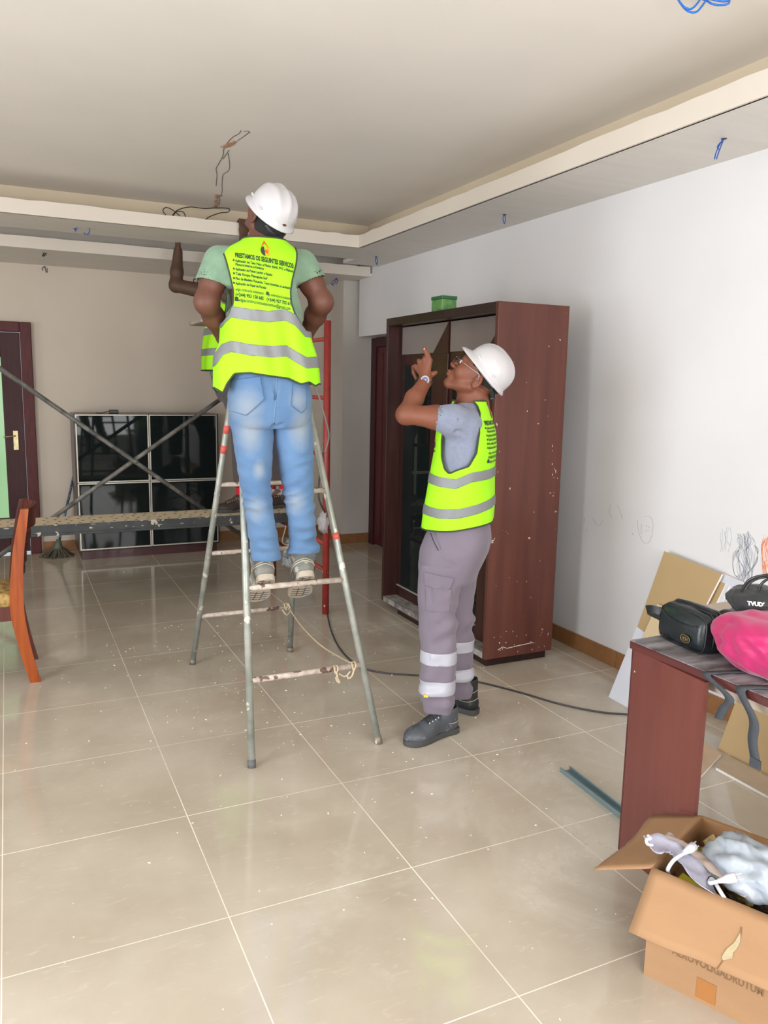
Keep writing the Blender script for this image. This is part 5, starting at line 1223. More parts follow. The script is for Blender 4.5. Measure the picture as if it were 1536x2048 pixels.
    if line:
        bv = BVHTree.FromPolygons([tuple(x) for x in v], [tuple(int(t) for t in x) for x in f]); q = MB()
        for zz_, rr_ in line:
            pts = []
            for a in np.linspace(-2.2, 2.2, 22):
                dr = -d*math.cos(a)+S_*math.sin(a); o_ = p(.055, 0, zz_+.012*math.sin(abs(a))*-1)+dr*.15; h = bv.ray_cast(Vector(tuple(o_)), Vector(tuple(-dr)))
                if h[0] is not None: pts.append(np.array(h[0])+dr*.001)
            if len(pts) > 4: q.tube(pts, rr_, seg=5)
        q.build('seam_line', mat('pale_shoe_piping', srgb(190, 182, 160), rough=0.8), b, smooth=True)
    return b
def finger(S, pts, r0, r1, k=0.004):
    P_ = [np.array(p, float) for p in pts]; n = len(P_)-1
    for i in range(n): S.cone(P_[i], P_[i+1], r0+(r1-r0)*i/n, r0+(r1-r0)*(i+1)/n, k)
LINES = [(0.0, 0.0215, 'PRESTAMOS OS SEGUINTES SERVIÇOS:', 0.0009, 0.28, 0), (0.0265, 0.0118, 'Aplicação de Teto Falso e Pladur 60/60, PVC e Plafond', .0004, 0.275, 1), (0.040, 0.0118, 'Pintura Interna e Externa', .0004, 0.13, 0), (0.057, 0.0118, 'Aplicação de Painel Lambri e Ripado', .0004, 0.17, 1), (0.074, 0.0118, 'Tela Roupa Planejada Sofá', .0004, 0.15, 1),
         (0.091, 0.0118, 'Piso de Madeira Flutuante, Tecto Invertido e Laminado', .0004, 0.26, 1), (0.108, 0.0118, 'Aplicação de Papel de Parede', .0004, 0.14, 1), (0.128, 0.0135, 'wilgia construções acabamentos   wilgia construções & acabamentos', .0002, 0.275, 0), (0.146, 0.0150, '(+244) 953 158 682   (+244) 927 702 617', .0005, 0.27, 0), (0.164, 0.0150, 'wilgiaconstrucoesacabamentos@gmail.com', .0002, 0.25, 2)]
def vest_print(parent, vf, c, right, back, z0, scale=1.0, off=0.003, slope=0.0, ys=1.0):
    """lettering and emblem laid on the back of the vest. c: any point of the spine, z0: height of the headline"""
    bv = BVHTree.FromPolygons([tuple(x) for x in vf[0]], [tuple(int(t) for t in x) for x in vf[1]])
    c = np.array(c, float); right = nrm(right); back = nrm(back)
    def pt(x, y):
        o_ = np.array([c[0], c[1], 0])+right*x*scale+back*0.6; o_[2] = z0+y*ys+slope*x
        h = bv.ray_cast(Vector(tuple(o_)), Vector(tuple(-back)))
        return (np.array(h[0])+back*off) if h[0] is not None else None
    V, F_ = [], []
    def emit(vs, fs):
        P_ = [pt(x, y) for x, y in vs]; base = len(V); ok = [p is not None for p in P_]
        V.extend([p if p is not None else np.zeros(3) for p in P_])
        for f in fs:
            if all(ok[i] for i in f): F_.append(tuple(base+i for i in f))
    for dy, size, s, bold, width, bullet in LINES:
        v, f = text_mesh(s, size, bold)
        if not len(v): continue
        v = v*np.array([width/max(.01, v[:, 0].max()), 1.15]); v[:, 0] -= 0.14-(0.010 if bullet == 2 else 0); v[:, 1] -= dy+size
        emit([tuple(q) for q in v], f)
        if bullet == 1: emit([(-0.147+.0042*math.cos(2*PI*k/10), -dy-size*.55+.0042*math.sin(2*PI*k/10)) for k in range(10)], [tuple(range(10))])
        if bullet == 2: emit([(-0.143, -dy-size), (-0.128, -dy-size), (-0.128, -dy), (-0.143, -dy)], [(0, 1, 2, 3)])
    emit([(0.0, -.140), (.012, -.140), (.012, -.128), (0, -.128)], [(0, 1, 2, 3)])
    me = bpy.data.meshes.new('printed_lettering'); me.from_pydata([tuple(v) for v in V], [], F_); link_mesh('printed_lettering', me, M_INK, parent)
    def patch(polys, m, nm):
        nonlocal V, F_; V, F_ = [], []
        for pl in polys: emit(pl, [tuple(range(len(pl)))])
        me = bpy.data.meshes.new(nm); me.from_pydata([tuple(v) for v in V], [], F_); return link_mesh(nm, me, m, parent)
    b = -0.002; es = 0.82
    sp = lambda pl: [[(x*es, b+(y)*es) for x, y in q_] for q_ in pl]
    patch(sp([[(-.022, .042), (-.014, .047), (.002, .066), (.002, .080)], [(.002, .080), (.002, .066), (.020, .046), (.028, .040)]]), mat('logo_red', srgb(206, 70, 24), rough=.7), 'printed_emblem')
    patch(sp([[(.006, .004), (.026, .004), (.028, .038), (.010, .054)]]), mat('logo_orange', srgb(250, 150, 20), rough=.7), 'printed_emblem')
    patch(sp([[(.000, .002)]+[(-.004+.022*math.cos(a), .026+.022*math.sin(a)) for a in np.linspace(PI/2, 3*PI/2, 12)]]), mat('logo_black', srgb(50, 50, 36), rough=.7), 'printed_emblem')
    patch(sp([[(.008+.010*math.cos(a), .026+.010*math.sin(a)) for a in np.linspace(0, 2*PI, 12, endpoint=False)]]), mat('logo_flame', srgb(225, 90, 20), rough=.7), 'printed_emblem')

# ================================================================== WORKER STANDING BY THE WARDROBE (profile, pointing up)
f2 = nrm([-0.78, 0.627, 0]); r2 = np.array([f2[1], -f2[0], 0.0])
FR2 = Frame((1.87, 0.90, 1.0), f2, r2); A2 = FR2.at; UZn = np.array([0, 0, 1.0])
SKIN2 = skin_mat('warm_brown_skin', srgb(120, 70, 50))
m2 = empty('person', (1.86, 0.88, 0.0), 'worker in grey cargo trousers and yellow vest pointing one finger upward by the wardrobe', 'person')
S = Solid((1.45, 0.55, 0.88), (2.35, 1.45, 1.80), 0.0036)
sh = A2(931, 845, -0.135); cu = A2(873, 835, -0.185); el = A2(813, 829, -0.190); fm = A2(829, 797, -0.13); wr_ = A2(850, 764, -0.06)
S.column([FR2.row(1120, 850, 965, .15), FR2.row(1060, 868, 968, .15), FR2.row(985, 878, 972, .145), FR2.row(900, 888, 978, .165), FR2.row(850, 892, 978, .165), FR2.row(828, 905, 972, .12)], f2, r2, 2.3, .03)
S.cone(sh, cu, .046, .048, .02); S.cone(cu, el, .049, .038, .02); S.ell(el+f2*.006-UZn*.004, (.034, .036, .036), None, .02); S.cone(el, fm, .039, .0395, .02); S.cone(fm, wr_, .0385, .0270, .015)
shr = A2(938, 846, .165); elr = A2(925, 955, .205); wrr = A2(905, 1040, .19)
S.cone(shr, elr, .054, .040, .03); S.cone(elr, wrr, .040, .027, .02)
hr = wrr+(wrr-elr)/np.linalg.norm(wrr-elr)*.085
S.cone(wrr, hr, .028, .034, .02, (r2, .55))
for i, (o_, L_) in enumerate(((.030, .072), (.010, .080), (-.010, .074), (-.028, .058))):
    b0 = hr+f2*o_; dn = nrm(wrr-elr); finger(S, [b0, b0+dn*L_*.5-r2*.006, b0+dn*L_*.95-r2*.022], .0105, .008)
finger(S, [wrr+dn*.03+f2*.026, wrr+dn*.06+f2*.050-r2*.012, wrr+dn*.09+f2*.056-r2*.02], .013, .009)
# neck and head
ho = A2(950, 762, -0.078)+r2*.078; ca, sa = math.cos(math.radians(33)), math.sin(math.radians(33))
Fh = f2*ca+UZn*sa; Uh = -f2*sa+UZn*ca
S.cone(ho-Uh*.055-Fh*.030, A2(948, 832, 0), .058, .070, .03); S.cone(ho-Uh*.06+Fh*.008, A2(925, 822, 0), .036, .045, .03)
head_solid(S, ho, r2, Fh, Uh, sc=1.10)
# pointing left hand, back of the hand towards the camera
w0 = A2(852, 757, -0.050); idx = A2(859.5, 721, -0.040); mid = A2(850, 719, -0.034); rin = A2(839.5, 724, -0.024); pin = A2(831, 733, -0.012)
nb = -r2
S.cone(wr_, w0, .027, .025, .012, (r2, .8))
for a_, r_ in ((idx, .0125), (mid, .0125), (rin, .0120), (pin, .0115)): S.cone(w0+(a_-w0)*.12, a_, .0155, r_, .014, (r2, .85))
finger(S, [idx, A2(854.5, 708, -.036), A2(850.5, 701.5, -.033), A2(848.5, 697.5, -.030)], .0120, .0090)
finger(S, [mid, mid+UZn*.012+r2*.034+f2*.004, mid-UZn*.006+r2*.050+f2*.006, mid-UZn*.030+r2*.040+f2*.004], .0112, .0082)
finger(S, [rin, rin+UZn*.006+r2*.032+f2*.010, rin-UZn*.016+r2*.044+f2*.012, rin-UZn*.038+r2*.032+f2*.010], .0108, .0080)
finger(S, [pin, pin-UZn*.002+r2*.020+f2*.014, pin-UZn*.026+r2*.024+f2*.013, A2(832, 757, .006)], .0100, .0072)
finger(S, [w0+(idx-w0)*.1-f2*.008+r2*.012, A2(866, 748, -.035), A2(871.5, 745, -.03)], .0125, .0088)
S.ripple(lambda X, Y, Z: 0.0006*wave((X, Y, Z), 5, 4, 60))
v, f = S.surface(1); put_mesh('body', (v, f), SKIN2, m2)
# nails, eyes
q = MB(); q.ball(A2(848.9, 699.0, -.0385), (.0045, .003, .006), seg=8); q.build('fingernail', mat('pale_nail', srgb(215, 175, 150), rough=.4), m2, smooth=True)
for s_ in (-1, 1):
    q = MB(); q.ball(ho+Fh*.094+Uh*.031+r2*s_*.034, .0125); q.build('eye', mat('eye_white', (.62, .58, .52), rough=.25), m2, smooth=True)
# short hair cap
S = Solid(ho-.15, ho+.17, 0.004); axh = (Fh, Uh, r2); S.ell(ho-Fh*.008+Uh*.052, (.1095, .0915, .0850), axh, 0)

v, f = S.surface(1); fu_ = (v-ho)@Fh; uu_ = (v-ho)@Uh
g = np.minimum(uu_-.002, np.where(uu_ > .050, .062-fu_, -.022-fu_+np.maximum(0, uu_-.02)*1.6)); v, f = clip(v, f, g); put_mesh('hair', (v, f), M_HAIR, m2)
# helmet
c5, s5 = math.cos(math.radians(51)), math.sin(math.radians(51)); Fp = f2*c5+UZn*s5; Up = -f2*s5+UZn*c5
helmet(m2, A2(972, 745, 0), r2, Fp, Up, w=.096, l=.108, h=.112, visor=.038, ridges=1)
# glasses
q = MB(); M_SILVF = mat('silver_spectacle_frame', srgb(200, 200, 205), rough=.25, metal=.8)
for s_ in (-1, 1):
    q.tube([ho+Fh*.116+Uh*.036+r2*s_*.062, ho+Fh*.06+Uh*.034+r2*s_*.082, ho+Fh*.00+Uh*.034+r2*s_*.096, ho-Fh*.014+Uh*.010+r2*s_*.096], .0013, seg=5)
q.tube([ho+Fh*.126+Uh*.038+r2*t for t in (-.058, -.03, 0, .03, .058)], .0016, seg=5); gl = q.build('glasses', M_SILVF, m2, smooth=True)
for s_ in (-1, 1):
    q = MB(); cc = ho+Fh*.1265+Uh*.022+r2*s_*.034; q.loft([[cc+Fh*dz+r2*.024*math.cos(a)+Uh*.016*math.sin(a) for a in np.linspace(0, 2*PI, 20, endpoint=False)] for dz in (-.001, .001)]); q.build('lens', mat('dark_lens', (.02, .02, .025), rough=.1), gl)
# wrist watch
ux = nrm(w0-wr_); wc = wr_+(w0-wr_)*.55; q = MB(); q.tube([wc+0.0295*(nb*math.cos(a)*.85+nrm(np.cross(ux, nb))*math.sin(a)*1.02) for a in np.linspace(0, 2*PI, 28, endpoint=False)], .002, seg=4, closed=True, flat=(.002, .017), up=tuple(ux)); wt = q.build('wrist_watch', mat('black_watch_strap', (.02, .018, .016), rough=.5), m2, smooth=True)
fc = wc+nb*.0265+f2*-.004; tx = nrm(np.cross(ux, nb))
def disc(c_, n_, r_, t_, name, m_, par, e=1.0):
    n_ = nrm(n_); a_ = nrm(np.cross(n_, UZn)); b_ = np.cross(n_, a_); q = MB(); q.loft([[np.array(c_)+n_*z+a_*r_*math.cos(t)+b_*r_*e*math.sin(t) for t in np.linspace(0, 2*PI, 28, endpoint=False)] for z in (0, t_)]); return q.build(name, m_, par)
disc(fc, nb, .0185, .008, 'watch_case', mat('steel_watch_case', srgb(150, 146, 136), rough=.35, metal=.5), wt)
disc(fc+nb*.008, nb, .0135, .0008, 'watch_dial', mat('blue_dial', srgb(84, 92, 140), rough=.25), wt)
q = MB()
for a_ in (0.4, 2.3): q.tube([fc+nb*.0094, fc+nb*.0094+(tx*math.cos(a_)+ux*math.sin(a_))*.009], .0007, seg=4)
q.build('watch_hands', M_SILVF, wt)

# shirt
M_SHIRT2 = cloth_mat('heather_grey_cotton', srgb(122, 128, 146), srgb(114, 120, 138), vs=60)
TOR2 = [FR2.row(1064, 866, 972, .150), FR2.row(1020, 860, 978, .165), FR2.row(985, 866, 980, .170), FR2.row(940, 874, 983, .178), FR2.row(900, 880, 986, .186), FR2.row(870, 882, 986, .190), FR2.row(850, 884, 984, .188), FR2.row(832, 894, 978, .160), FR2.row(816, 908, 974, .105), FR2.row(804, 915, 972, .085)]
S = Solid((1.45, 0.5, 0.90), (2.35, 1.5, 1.62), 0.0052)
fold = lambda u, v_, Z: 0.0035*np.sin(v_*38+np.sin(Z*9)*1.5)*np.clip((1.35-Z)*4, 0, 1)+0.002*np.sin(u*55+Z*20)
S.column(TOR2, f2, r2, 2.35, .02, wr=fold, zlo=TOR2[0][0][2]+.012)
cuf = A2(871.5, 834, -.187)
S.cone(A2(931, 850, -.142), A2(905, 842, -.175), .063, .061, .03); S.cone(A2(905, 840, -.175), cuf, .064, .053, .02)
S.cone(A2(940, 850, .155), A2(932, 905, .205), .072, .060, .03)
S.cone(A2(885, 842, -.215), A2(925, 870, -.215), .004, .005, .018, mode='sub'); S.cone(A2(895, 815, -.18), A2(925, 848, -.245), .003, .004, .016, mode='sub')
S.ripple(lambda X, Y, Z: 0.0020*wave((X, Y, Z), 12, 5, 34)+.0012*wave((X, Y, Z), 13, 5, 70))
ad_ = nrm(cuf-A2(905, 840, -.175)); S.cut(lambda X, Y, Z: np.where((X-cuf[0])**2+(Y-cuf[1])**2+(Z-cuf[2])**2 < .012, (X-cuf[0])*ad_[0]+(Y-cuf[1])*ad_[1]+(Z-cuf[2])*ad_[2], -1.0))
S.cone(cuf+ad_*-.018, cuf+ad_*.05, .0495, .050, .003, mode='sub')
cr_ = A2(932, 905, .205); S.cut(lambda X, Y, Z: np.where((X-cr_[0])**2+(Y-cr_[1])**2+(Z-cr_[2])**2 < .012, cr_[2]-Z, -1.0))
S.cone(A2(945, 812, 0), A2(940, 770, 0), .062, .080, .006, mode='sub')
v, f = S.surface(1); put_mesh('t_shirt', (v, f), M_SHIRT2, m2)

# vest
VR2 = [FR2.row(1062, 847, 985, .188), FR2.row(1020, 851, 987, .188), FR2.row(985, 857, 988, .190), FR2.row(940, 865, 990, .196), FR2.row(900, 871, 993, .204), FR2.row(870, 874, 991, .208), FR2.row(850, 877, 987, .204), FR2.row(832, 886, 982, .176), FR2.row(816, 900, 978, .122), FR2.row(803, 906, 976, .098)]
S = Solid((1.45, 0.5, 0.90), (2.35, 1.5, 1.62), 0.0055)
vf2 = lambda u, v_, Z: 0.0030*np.sin(v_*30+np.sin(Z*7)*2)*np.clip((1.30-Z)*4, 0, 1)+0.0022*np.sin(u*40+Z*11)
S.column(VR2, f2, r2, 2.4, .0, wr=vf2, zlo=VR2[0][0][2]-.03, zhi=VR2[-1][0][2]+.01); S.ripple(lambda X, Y, Z: 0.0014*wave((X, Y, Z), 22, 5, 40))
v, f = S.surface(1)
def lz(p): return float((p-FR2.c)@f2), float(p[2])
def loc2(v): return (v-FR2.c)@f2, v[:, 2], (v-FR2.c)@r2
ap_px = [(925, 788), (937, 798), (950, 812), (957, 828), (959, 866), (954, 906), (939, 932), (917, 939), (899, 947), (890, 938), (884, 915), (884, 880), (889, 850), (898, 822), (908, 790)]
ARM2 = [lz(A2(x, y, -.175)) for x, y in ap_px]
vv, zz_, ss = loc2(v); hemz = np.interp(vv, [lz(A2(x, y, -.15))[0] for x, y in ((985, 1050), (910, 1060), (846, 1062))], [lz(A2(x, y, -.15))[1] for x, y in ((985, 1050), (910, 1060), (846, 1062))])
g = np.minimum(zz_-hemz, np.where(np.abs(ss) > .06, polydist(vv, zz_, ARM2), 1.0))
nk = A2(944, 803, 0); g = np.minimum(g, np.hypot((v-nk)@f2, ss)-.073+np.clip(nk[2]-.018-zz_, 0, 1)*6*(vv < 0)+np.clip(nk[2]-.06-zz_, 0, 1)*3*(vv >= 0))
g = np.minimum(g, VR2[-1][0][2]+.004-zz_)
vest2 = clip(v, f, g); vo = put_mesh('safety_vest', vest2, M_NEON, m2, .003)
rim_tube('vest_piping', rim_loops(*vest2), .0035, M_TRIM, vo)
def stripe(vf, pxs, hw, par, off=-.15, fr=FR2):
    pts_ = sorted([(float((fr.at(x, y, off)-fr.c)@fr.lat), float(fr.at(x, y, off)[2])) for x, y in pxs]); l_ = (vf[0]-fr.c)@fr.lat
    zc = np.interp(l_, [p[0] for p in pts_], [p[1] for p in pts_]); band('reflective_stripe', vf, hw-np.abs(vf[0][:, 2]-zc), .003, M_REFL, par, .001)
stripe(vest2, [(857, 957), (885, 963), (915, 966), (945, 953), (988, 949)], .0205, vo)
stripe(vest2, [(848, 1021), (880, 1026), (920, 1025), (955, 1018), (988, 1008)], .0205, vo)
vest_print(vo, vest2, FR2.c, r2, -f2, float(A2(985, 838, 0)[2]), .95)
# small emblem on the chest
q = MB(); e0 = A2(880, 893, -.13); bv = BVHTree.FromPolygons([tuple(x) for x in vest2[0]], [tuple(int(t) for t in x) for x in vest2[1]])
def chest(x, z, par=None):
    o_ = FR2.c+r2*x+f2*.6; o_[2] = z; h = bv.ray_cast(Vector(tuple(o_)), Vector(tuple(-f2))); return np.array(h[0])+f2*.0025 if h[0] is not None else None
for (pl, mm) in (([(-.128, .022), (-.105, .022), (-.116, .038)], 'logo_red'), ([(-.130, .018), (-.104, .018), (-.104, -.006), (-.130, -.006)], 'logo_black'), ([(-.134, -.018), (-.100, -.018), (-.100, -.024), (-.134, -.024)], 'logo_black')):
    P_ = [chest(x, e0[2]+z) for x, z in pl]
    if all(p is not None for p in P_): q = MB(); q.poly(P_); q.build('printed_emblem', bpy.data.materials[mm], vo)

# trousers
M_TROU = cloth_mat('mauve_grey_twill', srgb(116, 106, 119), srgb(104, 95, 107), vs=3, bump=.2)
S = Solid((1.5, 0.5, 0.08), (2.35, 1.4, 1.02), 0.0058)
S.column([FR2.row(1036, 868, 974, .162), FR2.row(1052, 862, 980, .162), FR2.row(1075, 850, 982, .165), FR2.row(1100, 840, 976, .168), FR2.row(1130, 838, 962, .168), FR2.row(1160, 840, 948, .160)], f2, r2, 2.4, .02)
wl = lambda sd: (lambda u, v_, Z: 0.009*(.35+.65*np.sin(u*34+Z*19+sd))*np.sin(Z*62+u*26+sd+np.sin(v_*20)*.8)*np.exp(-((Z-.50)/.16)**2)*(u < .02)+0.010*(.45+.55*np.sin(u*30-Z*25+sd))*np.sin(Z*78+u*22+sd)*np.exp(-((Z-.20)/.09)**2)+0.003*np.sin(u*60+Z*8+sd)*np.clip((.8-Z)*2, 0, 1))
LEGL = [FR2.row(1125, 836, 940, .088, -.085), FR2.row(1160, 835, 926, .086, -.085), FR2.row(1200, 836, 914, .082, -.087), FR2.row(1250, 838, 911, .078, -.09), FR2.row(1300, 841, 912, .074, -.095), FR2.row(1350, 841, 910, .074, -.10), FR2.row(1392, 839, 908, .074, -.105), FR2.row(1405, 846, 907, .060, -.105), FR2.row(1424, 850, 908, .058, -.105)]
LEGR = [FR2.row(1125, 862, 962, .088, .085), FR2.row(1160, 868, 953, .086, .09), FR2.row(1200, 872, 949, .080, .095), FR2.row(1250, 875, 946, .076, .10), FR2.row(1300, 878, 946, .072, .105), FR2.row(1350, 884, 945, .070, .11), FR2.row(1372, 888, 943, .060, .11), FR2.row(1392, 892, 943, .056, .11)]
S.column(LEGL, f2, r2, 2.3, .01, wr=wl(0.4)); S.column(LEGR, f2, r2, 2.3, .01, wr=wl(2.0))
S.ripple(lambda X, Y, Z: 0.004*wave((X, Y, Z), 31, 5, 22)+0.003*wave((X, Y, Z), 32, 5, 60))
# diagonal creases
for a_, b_ in (((918, 1142), (880, 1118)), ((936, 1140), (900, 1128)), ((910, 1212), (885, 1178)), ((912, 1240), (890, 1222)), ((905, 1268), (876, 1250)), ((905, 1360), (882, 1336)), ((862, 1176), (862, 1205))): S.cone(A2(*a_, -.165), A2(*b_, -.172), .004, .008, .012, mode='sub')
v, f = S.surface(1); tr = put_mesh('trousers', (v, f), M_TROU, m2); TV = (v, f)
sd_ = (v-FR2.c)@r2
def zof(py, off): return float(A2(880, py, off)[2])
for (y0, y1, off_, sg, x_) in ((1307, 1332, -.16, -1, 0), (1366, 1394, -.17, -1, 0), (1279, 1302, .05, 1, 0), (1336, 1360, .05, 1, 0)):
    za, zb = zof(y1, off_), zof(y0, off_)
    gg = np.minimum((zb-za)/2-np.abs(v[:, 2]-(za+zb)/2), sg*(sd_-0.0)); band('reflective_band', TV, gg, .0025, mat('silver_leg_tape', srgb(168, 168, 178), rough=.45, var=.05, vscale=20) if 'silver_leg_tape' not in bpy.data.materials else bpy.data.materials['silver_leg_tape'], tr, .001)
# cargo pocket with flap
pk_px = [(848, 1144), (905, 1156), (906, 1163), (898, 1178), (888, 1180), (850, 1172)]; bd_px = [(851, 1172), (902, 1180), (897, 1226), (852, 1222)]
lv, lzv = (v-FR2.c)@f2, v[:, 2]
for nm, px_, off_ in (('pocket_flap', pk_px, .006), ('cargo_pocket', bd_px, .0035)):
    pl = [lz(A2(x, y, -.17)) for x, y in px_]; band(nm, TV, np.where(sd_ < -.06, -polydist(lv, lzv, pl), -1.0), off_, M_TROU, tr, .0035)
q = MB(); q.tube(catmull([A2(861, 1066, -.160), A2(868, 1084, -.176), A2(877, 1101, -.180)], 5), .0022, seg=6); q.build('pocket_opening', mat('pocket_dark_lining', (.03, .028, .03), rough=.9), tr, smooth=True)  # thin dark line along the pocket opening
q = MB(); e_ = A2(852, 1392, -.186); q.box((e_[0]-.010, e_[1]-.004, e_[2]-.006), (e_[0]+.010, e_[1]+.003, e_[2]+.006), M=Matrix.Translation(Vector(tuple(e_))) @ Matrix.Rotation(-.67, 4, 'Z') @ Matrix.Translation(-Vector(tuple(e_))), bevel=.001); q.build('label_tab', mat('yellow_woven_tab', srgb(220, 180, 50), rough=.6), tr)
# boots
M_BOOT2 = mat('dark_grey_scuffed_leather', srgb(74, 78, 84), rough=.5, var=.3, vscale=12, bump=.15, bscale=60, spots=srgb(110, 110, 112), spot_scale=40, spot_thr=.66)
M_SOLE2 = mat('grey_rubber_sole', srgb(66, 66, 66), rough=.75, var=.2, vscale=30)
bl2 = boot(m2, (1.868, 0.848, 0.0), (1.575, 0.792, 0.0), top=.125, m=M_BOOT2, msole=M_SOLE2, w=1.02, lean=.0, line=[(.075, .0012)])
br2 = boot(m2, (2.050, 0.955, 0.0), (1.895, 1.195, 0.0), top=.165, m=mat('black_leather', srgb(34, 36, 38), rough=.5, var=.3, vscale=12, bump=.15, bscale=60), msole=M_SOLE2, w=1.05, lean=.0, line=[(.08, .0012), (.12, .0010)])
# ================================================================== WORKER ON THE STEPLADDER (seen from behind)
f1 = nrm([0.12, 0.993, 0]); r1 = np.array([f1[1], -f1[0], 0.0])
FR1 = Frame((1.04, 1.0, 1.5), r1, f1); A1 = FR1.at
SKIN1 = skin_mat('deep_brown_skin', srgb(98, 60, 46))
rung = 0.5*(fl_(0.70)+fr_(0.70)); yr, zr = float(rung[1]), 0.70
pit = math.radians(34); d1_ = f1*math.cos(pit)-UZn*math.sin(pit); n1_ = f1*math.sin(pit)+UZn*math.cos(pit)
m1 = empty('person', (1.06, 1.05, 0.72), 'worker in light blue jeans and green shirt standing on the stepladder, seen from behind', 'person')
S = Solid((0.55, 0.55, 1.35), (1.60, 1.45, 2.34), 0.0042)
S.column([FR1.row(780, 470, 606, .105), FR1.row(720, 474, 596, .105), FR1.row(650, 468, 590, .105), FR1.row(580, 458, 592, .115), FR1.row(530, 456, 590, .10), FR1.row(508, 474, 574, .07)], r1, f1, 2.3, .03)
shl = A1(436, 528, 0); ell = A1(413, 604, -.03); wrl = A1(447, 676, .15); shr1 = A1(606, 534, .0); elr1 = A1(643, 604, -.03); wrr1 = A1(613, 668, .13)
for a_, b_, c_, s_ in ((shl, ell, wrl, 1), (shr1, elr1, wrr1, -1)):
    S.cone(a_, a_*.5+b_*.5, .044, .0465, .02); S.cone(a_*.5+b_*.5, b_, .0465, .040, .02); S.ell(b_-f1*.008, (.034, .034, .034), None, .03)
    mid_ = b_*.6+c_*.4; S.cone(b_, mid_, .039, .041, .03); S.cone(mid_, c_, .041, .028, .02)
    # hand resting on the belly, fingers inwards
    fw = nrm(c_-b_); inn = r1*s_; S.cone(c_, c_+inn*.06+f1*.03, .027, .030, .015, (UZn, 1.0))
    for i, (dz, L_) in enumerate(((.030, .060), (.010, .068), (-.010, .064), (-.028, .050))):
        b0 = c_+inn*.065+f1*.034+UZn*dz; finger(S, [b0, b0+inn*L_*.5+f1*.006, b0+inn*L_-f1*.010], .0100, .008)
    finger(S, [c_+inn*.02+UZn*.020, c_+inn*.045+UZn*.045+f1*.02, c_+inn*.075+UZn*.058+f1*.03], .0125, .009)
ho1 = A1(535, 444, .01); U1 = nrm(r1*.40+UZn*.74-f1*.54); F1 = f1*.80+UZn*.50-r1*.35; F1 = nrm(F1-U1*(F1@U1)); R1 = np.cross(F1, U1)
S.cone(ho1-U1*.05-F1*.02, A1(526, 506, .0), .055, .064, .03); S.cone(A1(527, 490, .0), A1(460, 526, 0), .04, .03, .04); S.cone(A1(527, 490, .0), A1(586, 532, 0), .04, .03, .04)
head_solid(S, ho1, R1, F1, U1, sc=.92)
v, f = S.surface(1); put_mesh('body', (v, f), SKIN1, m1)
S = Solid(ho1-.15, ho1+.17, 0.004); axh = (F1, U1, R1); S.ell(ho1-F1*.008+U1*.046, (.0925, .0775, .0725), axh, 0); S.ell(ho1-F1*.033-U1*.015, (.062, .045, .060), axh, .02)
v, f = S.surface(1); fu_ = (v-ho1)@F1; uu_ = (v-ho1)@U1; g = np.minimum(uu_+.055, np.where(uu_ > .050, .062-fu_, -.014-fu_)); g = np.minimum(g, .022-uu_); v, f = clip(v, f, g); put_mesh('hair', (v, f), M_HAIR, m1)
helmet(m1, ho1+U1*.034+F1*.003, R1, F1, U1, w=.088, l=.100, h=.108, visor=.034, ridges=3)

M_SHIRT1 = cloth_mat('sage_green_cotton', srgb(112, 140, 116), srgb(102, 130, 108), vs=40)
S = Solid((0.55, 0.55, 1.50), (1.60, 1.45, 2.30), 0.0052)
S.column([FR1.row(735, 462, 606, .125), FR1.row(690, 456, 604, .122), FR1.row(640, 450, 600, .122), FR1.row(590, 446, 602, .128), FR1.row(545, 440, 606, .128), FR1.row(520, 440, 604, .115), FR1.row(503, 458, 590, .095), FR1.row(492, 478, 576, .080), FR1.row(484, 494, 562, .07)], r1, f1, 2.3, .02, wr=lambda u, v_, Z: .003*np.sin(u*50+Z*12))
cl1 = A1(423, 568, -.012); cr1 = A1(623, 563, -.012)
S.cone(A1(441, 526, 0), cl1, .064, .062, .03); S.cone(A1(603, 532, 0), cr1, .064, .060, .03)
for a_, b_ in (((450, 575), (428, 545)), ((447, 590), (436, 560)), ((596, 575), (616, 545)), ((600, 590), (606, 560))): S.cone(A1(*a_, -.098), A1(*b_, -.082), .003, .004, .010, mode='sub')
S.ripple(lambda X, Y, Z: 0.0022*wave((X, Y, Z), 41, 5, 34)+.0014*wave((X, Y, Z), 42, 5, 70))
for cc, dd in ((cl1, nrm(cl1-A1(440, 524, 0)-UZn*.05)), (cr1, nrm(cr1-A1(602, 530, 0)-UZn*.04))):
    S.cut(lambda X, Y, Z: np.where((X-cc[0])**2+(Y-cc[1])**2+(Z-cc[2])**2 < .0135, (X-cc[0])*dd[0]+(Y-cc[1])*dd[1]+(Z-cc[2])*dd[2], -1.0)); S.cone(cc-dd*.014, cc+dd*.05, .0545, .056, .003, mode='sub')
v, f = S.surface(1); put_mesh('t_shirt', (v, f), M_SHIRT1, m1)

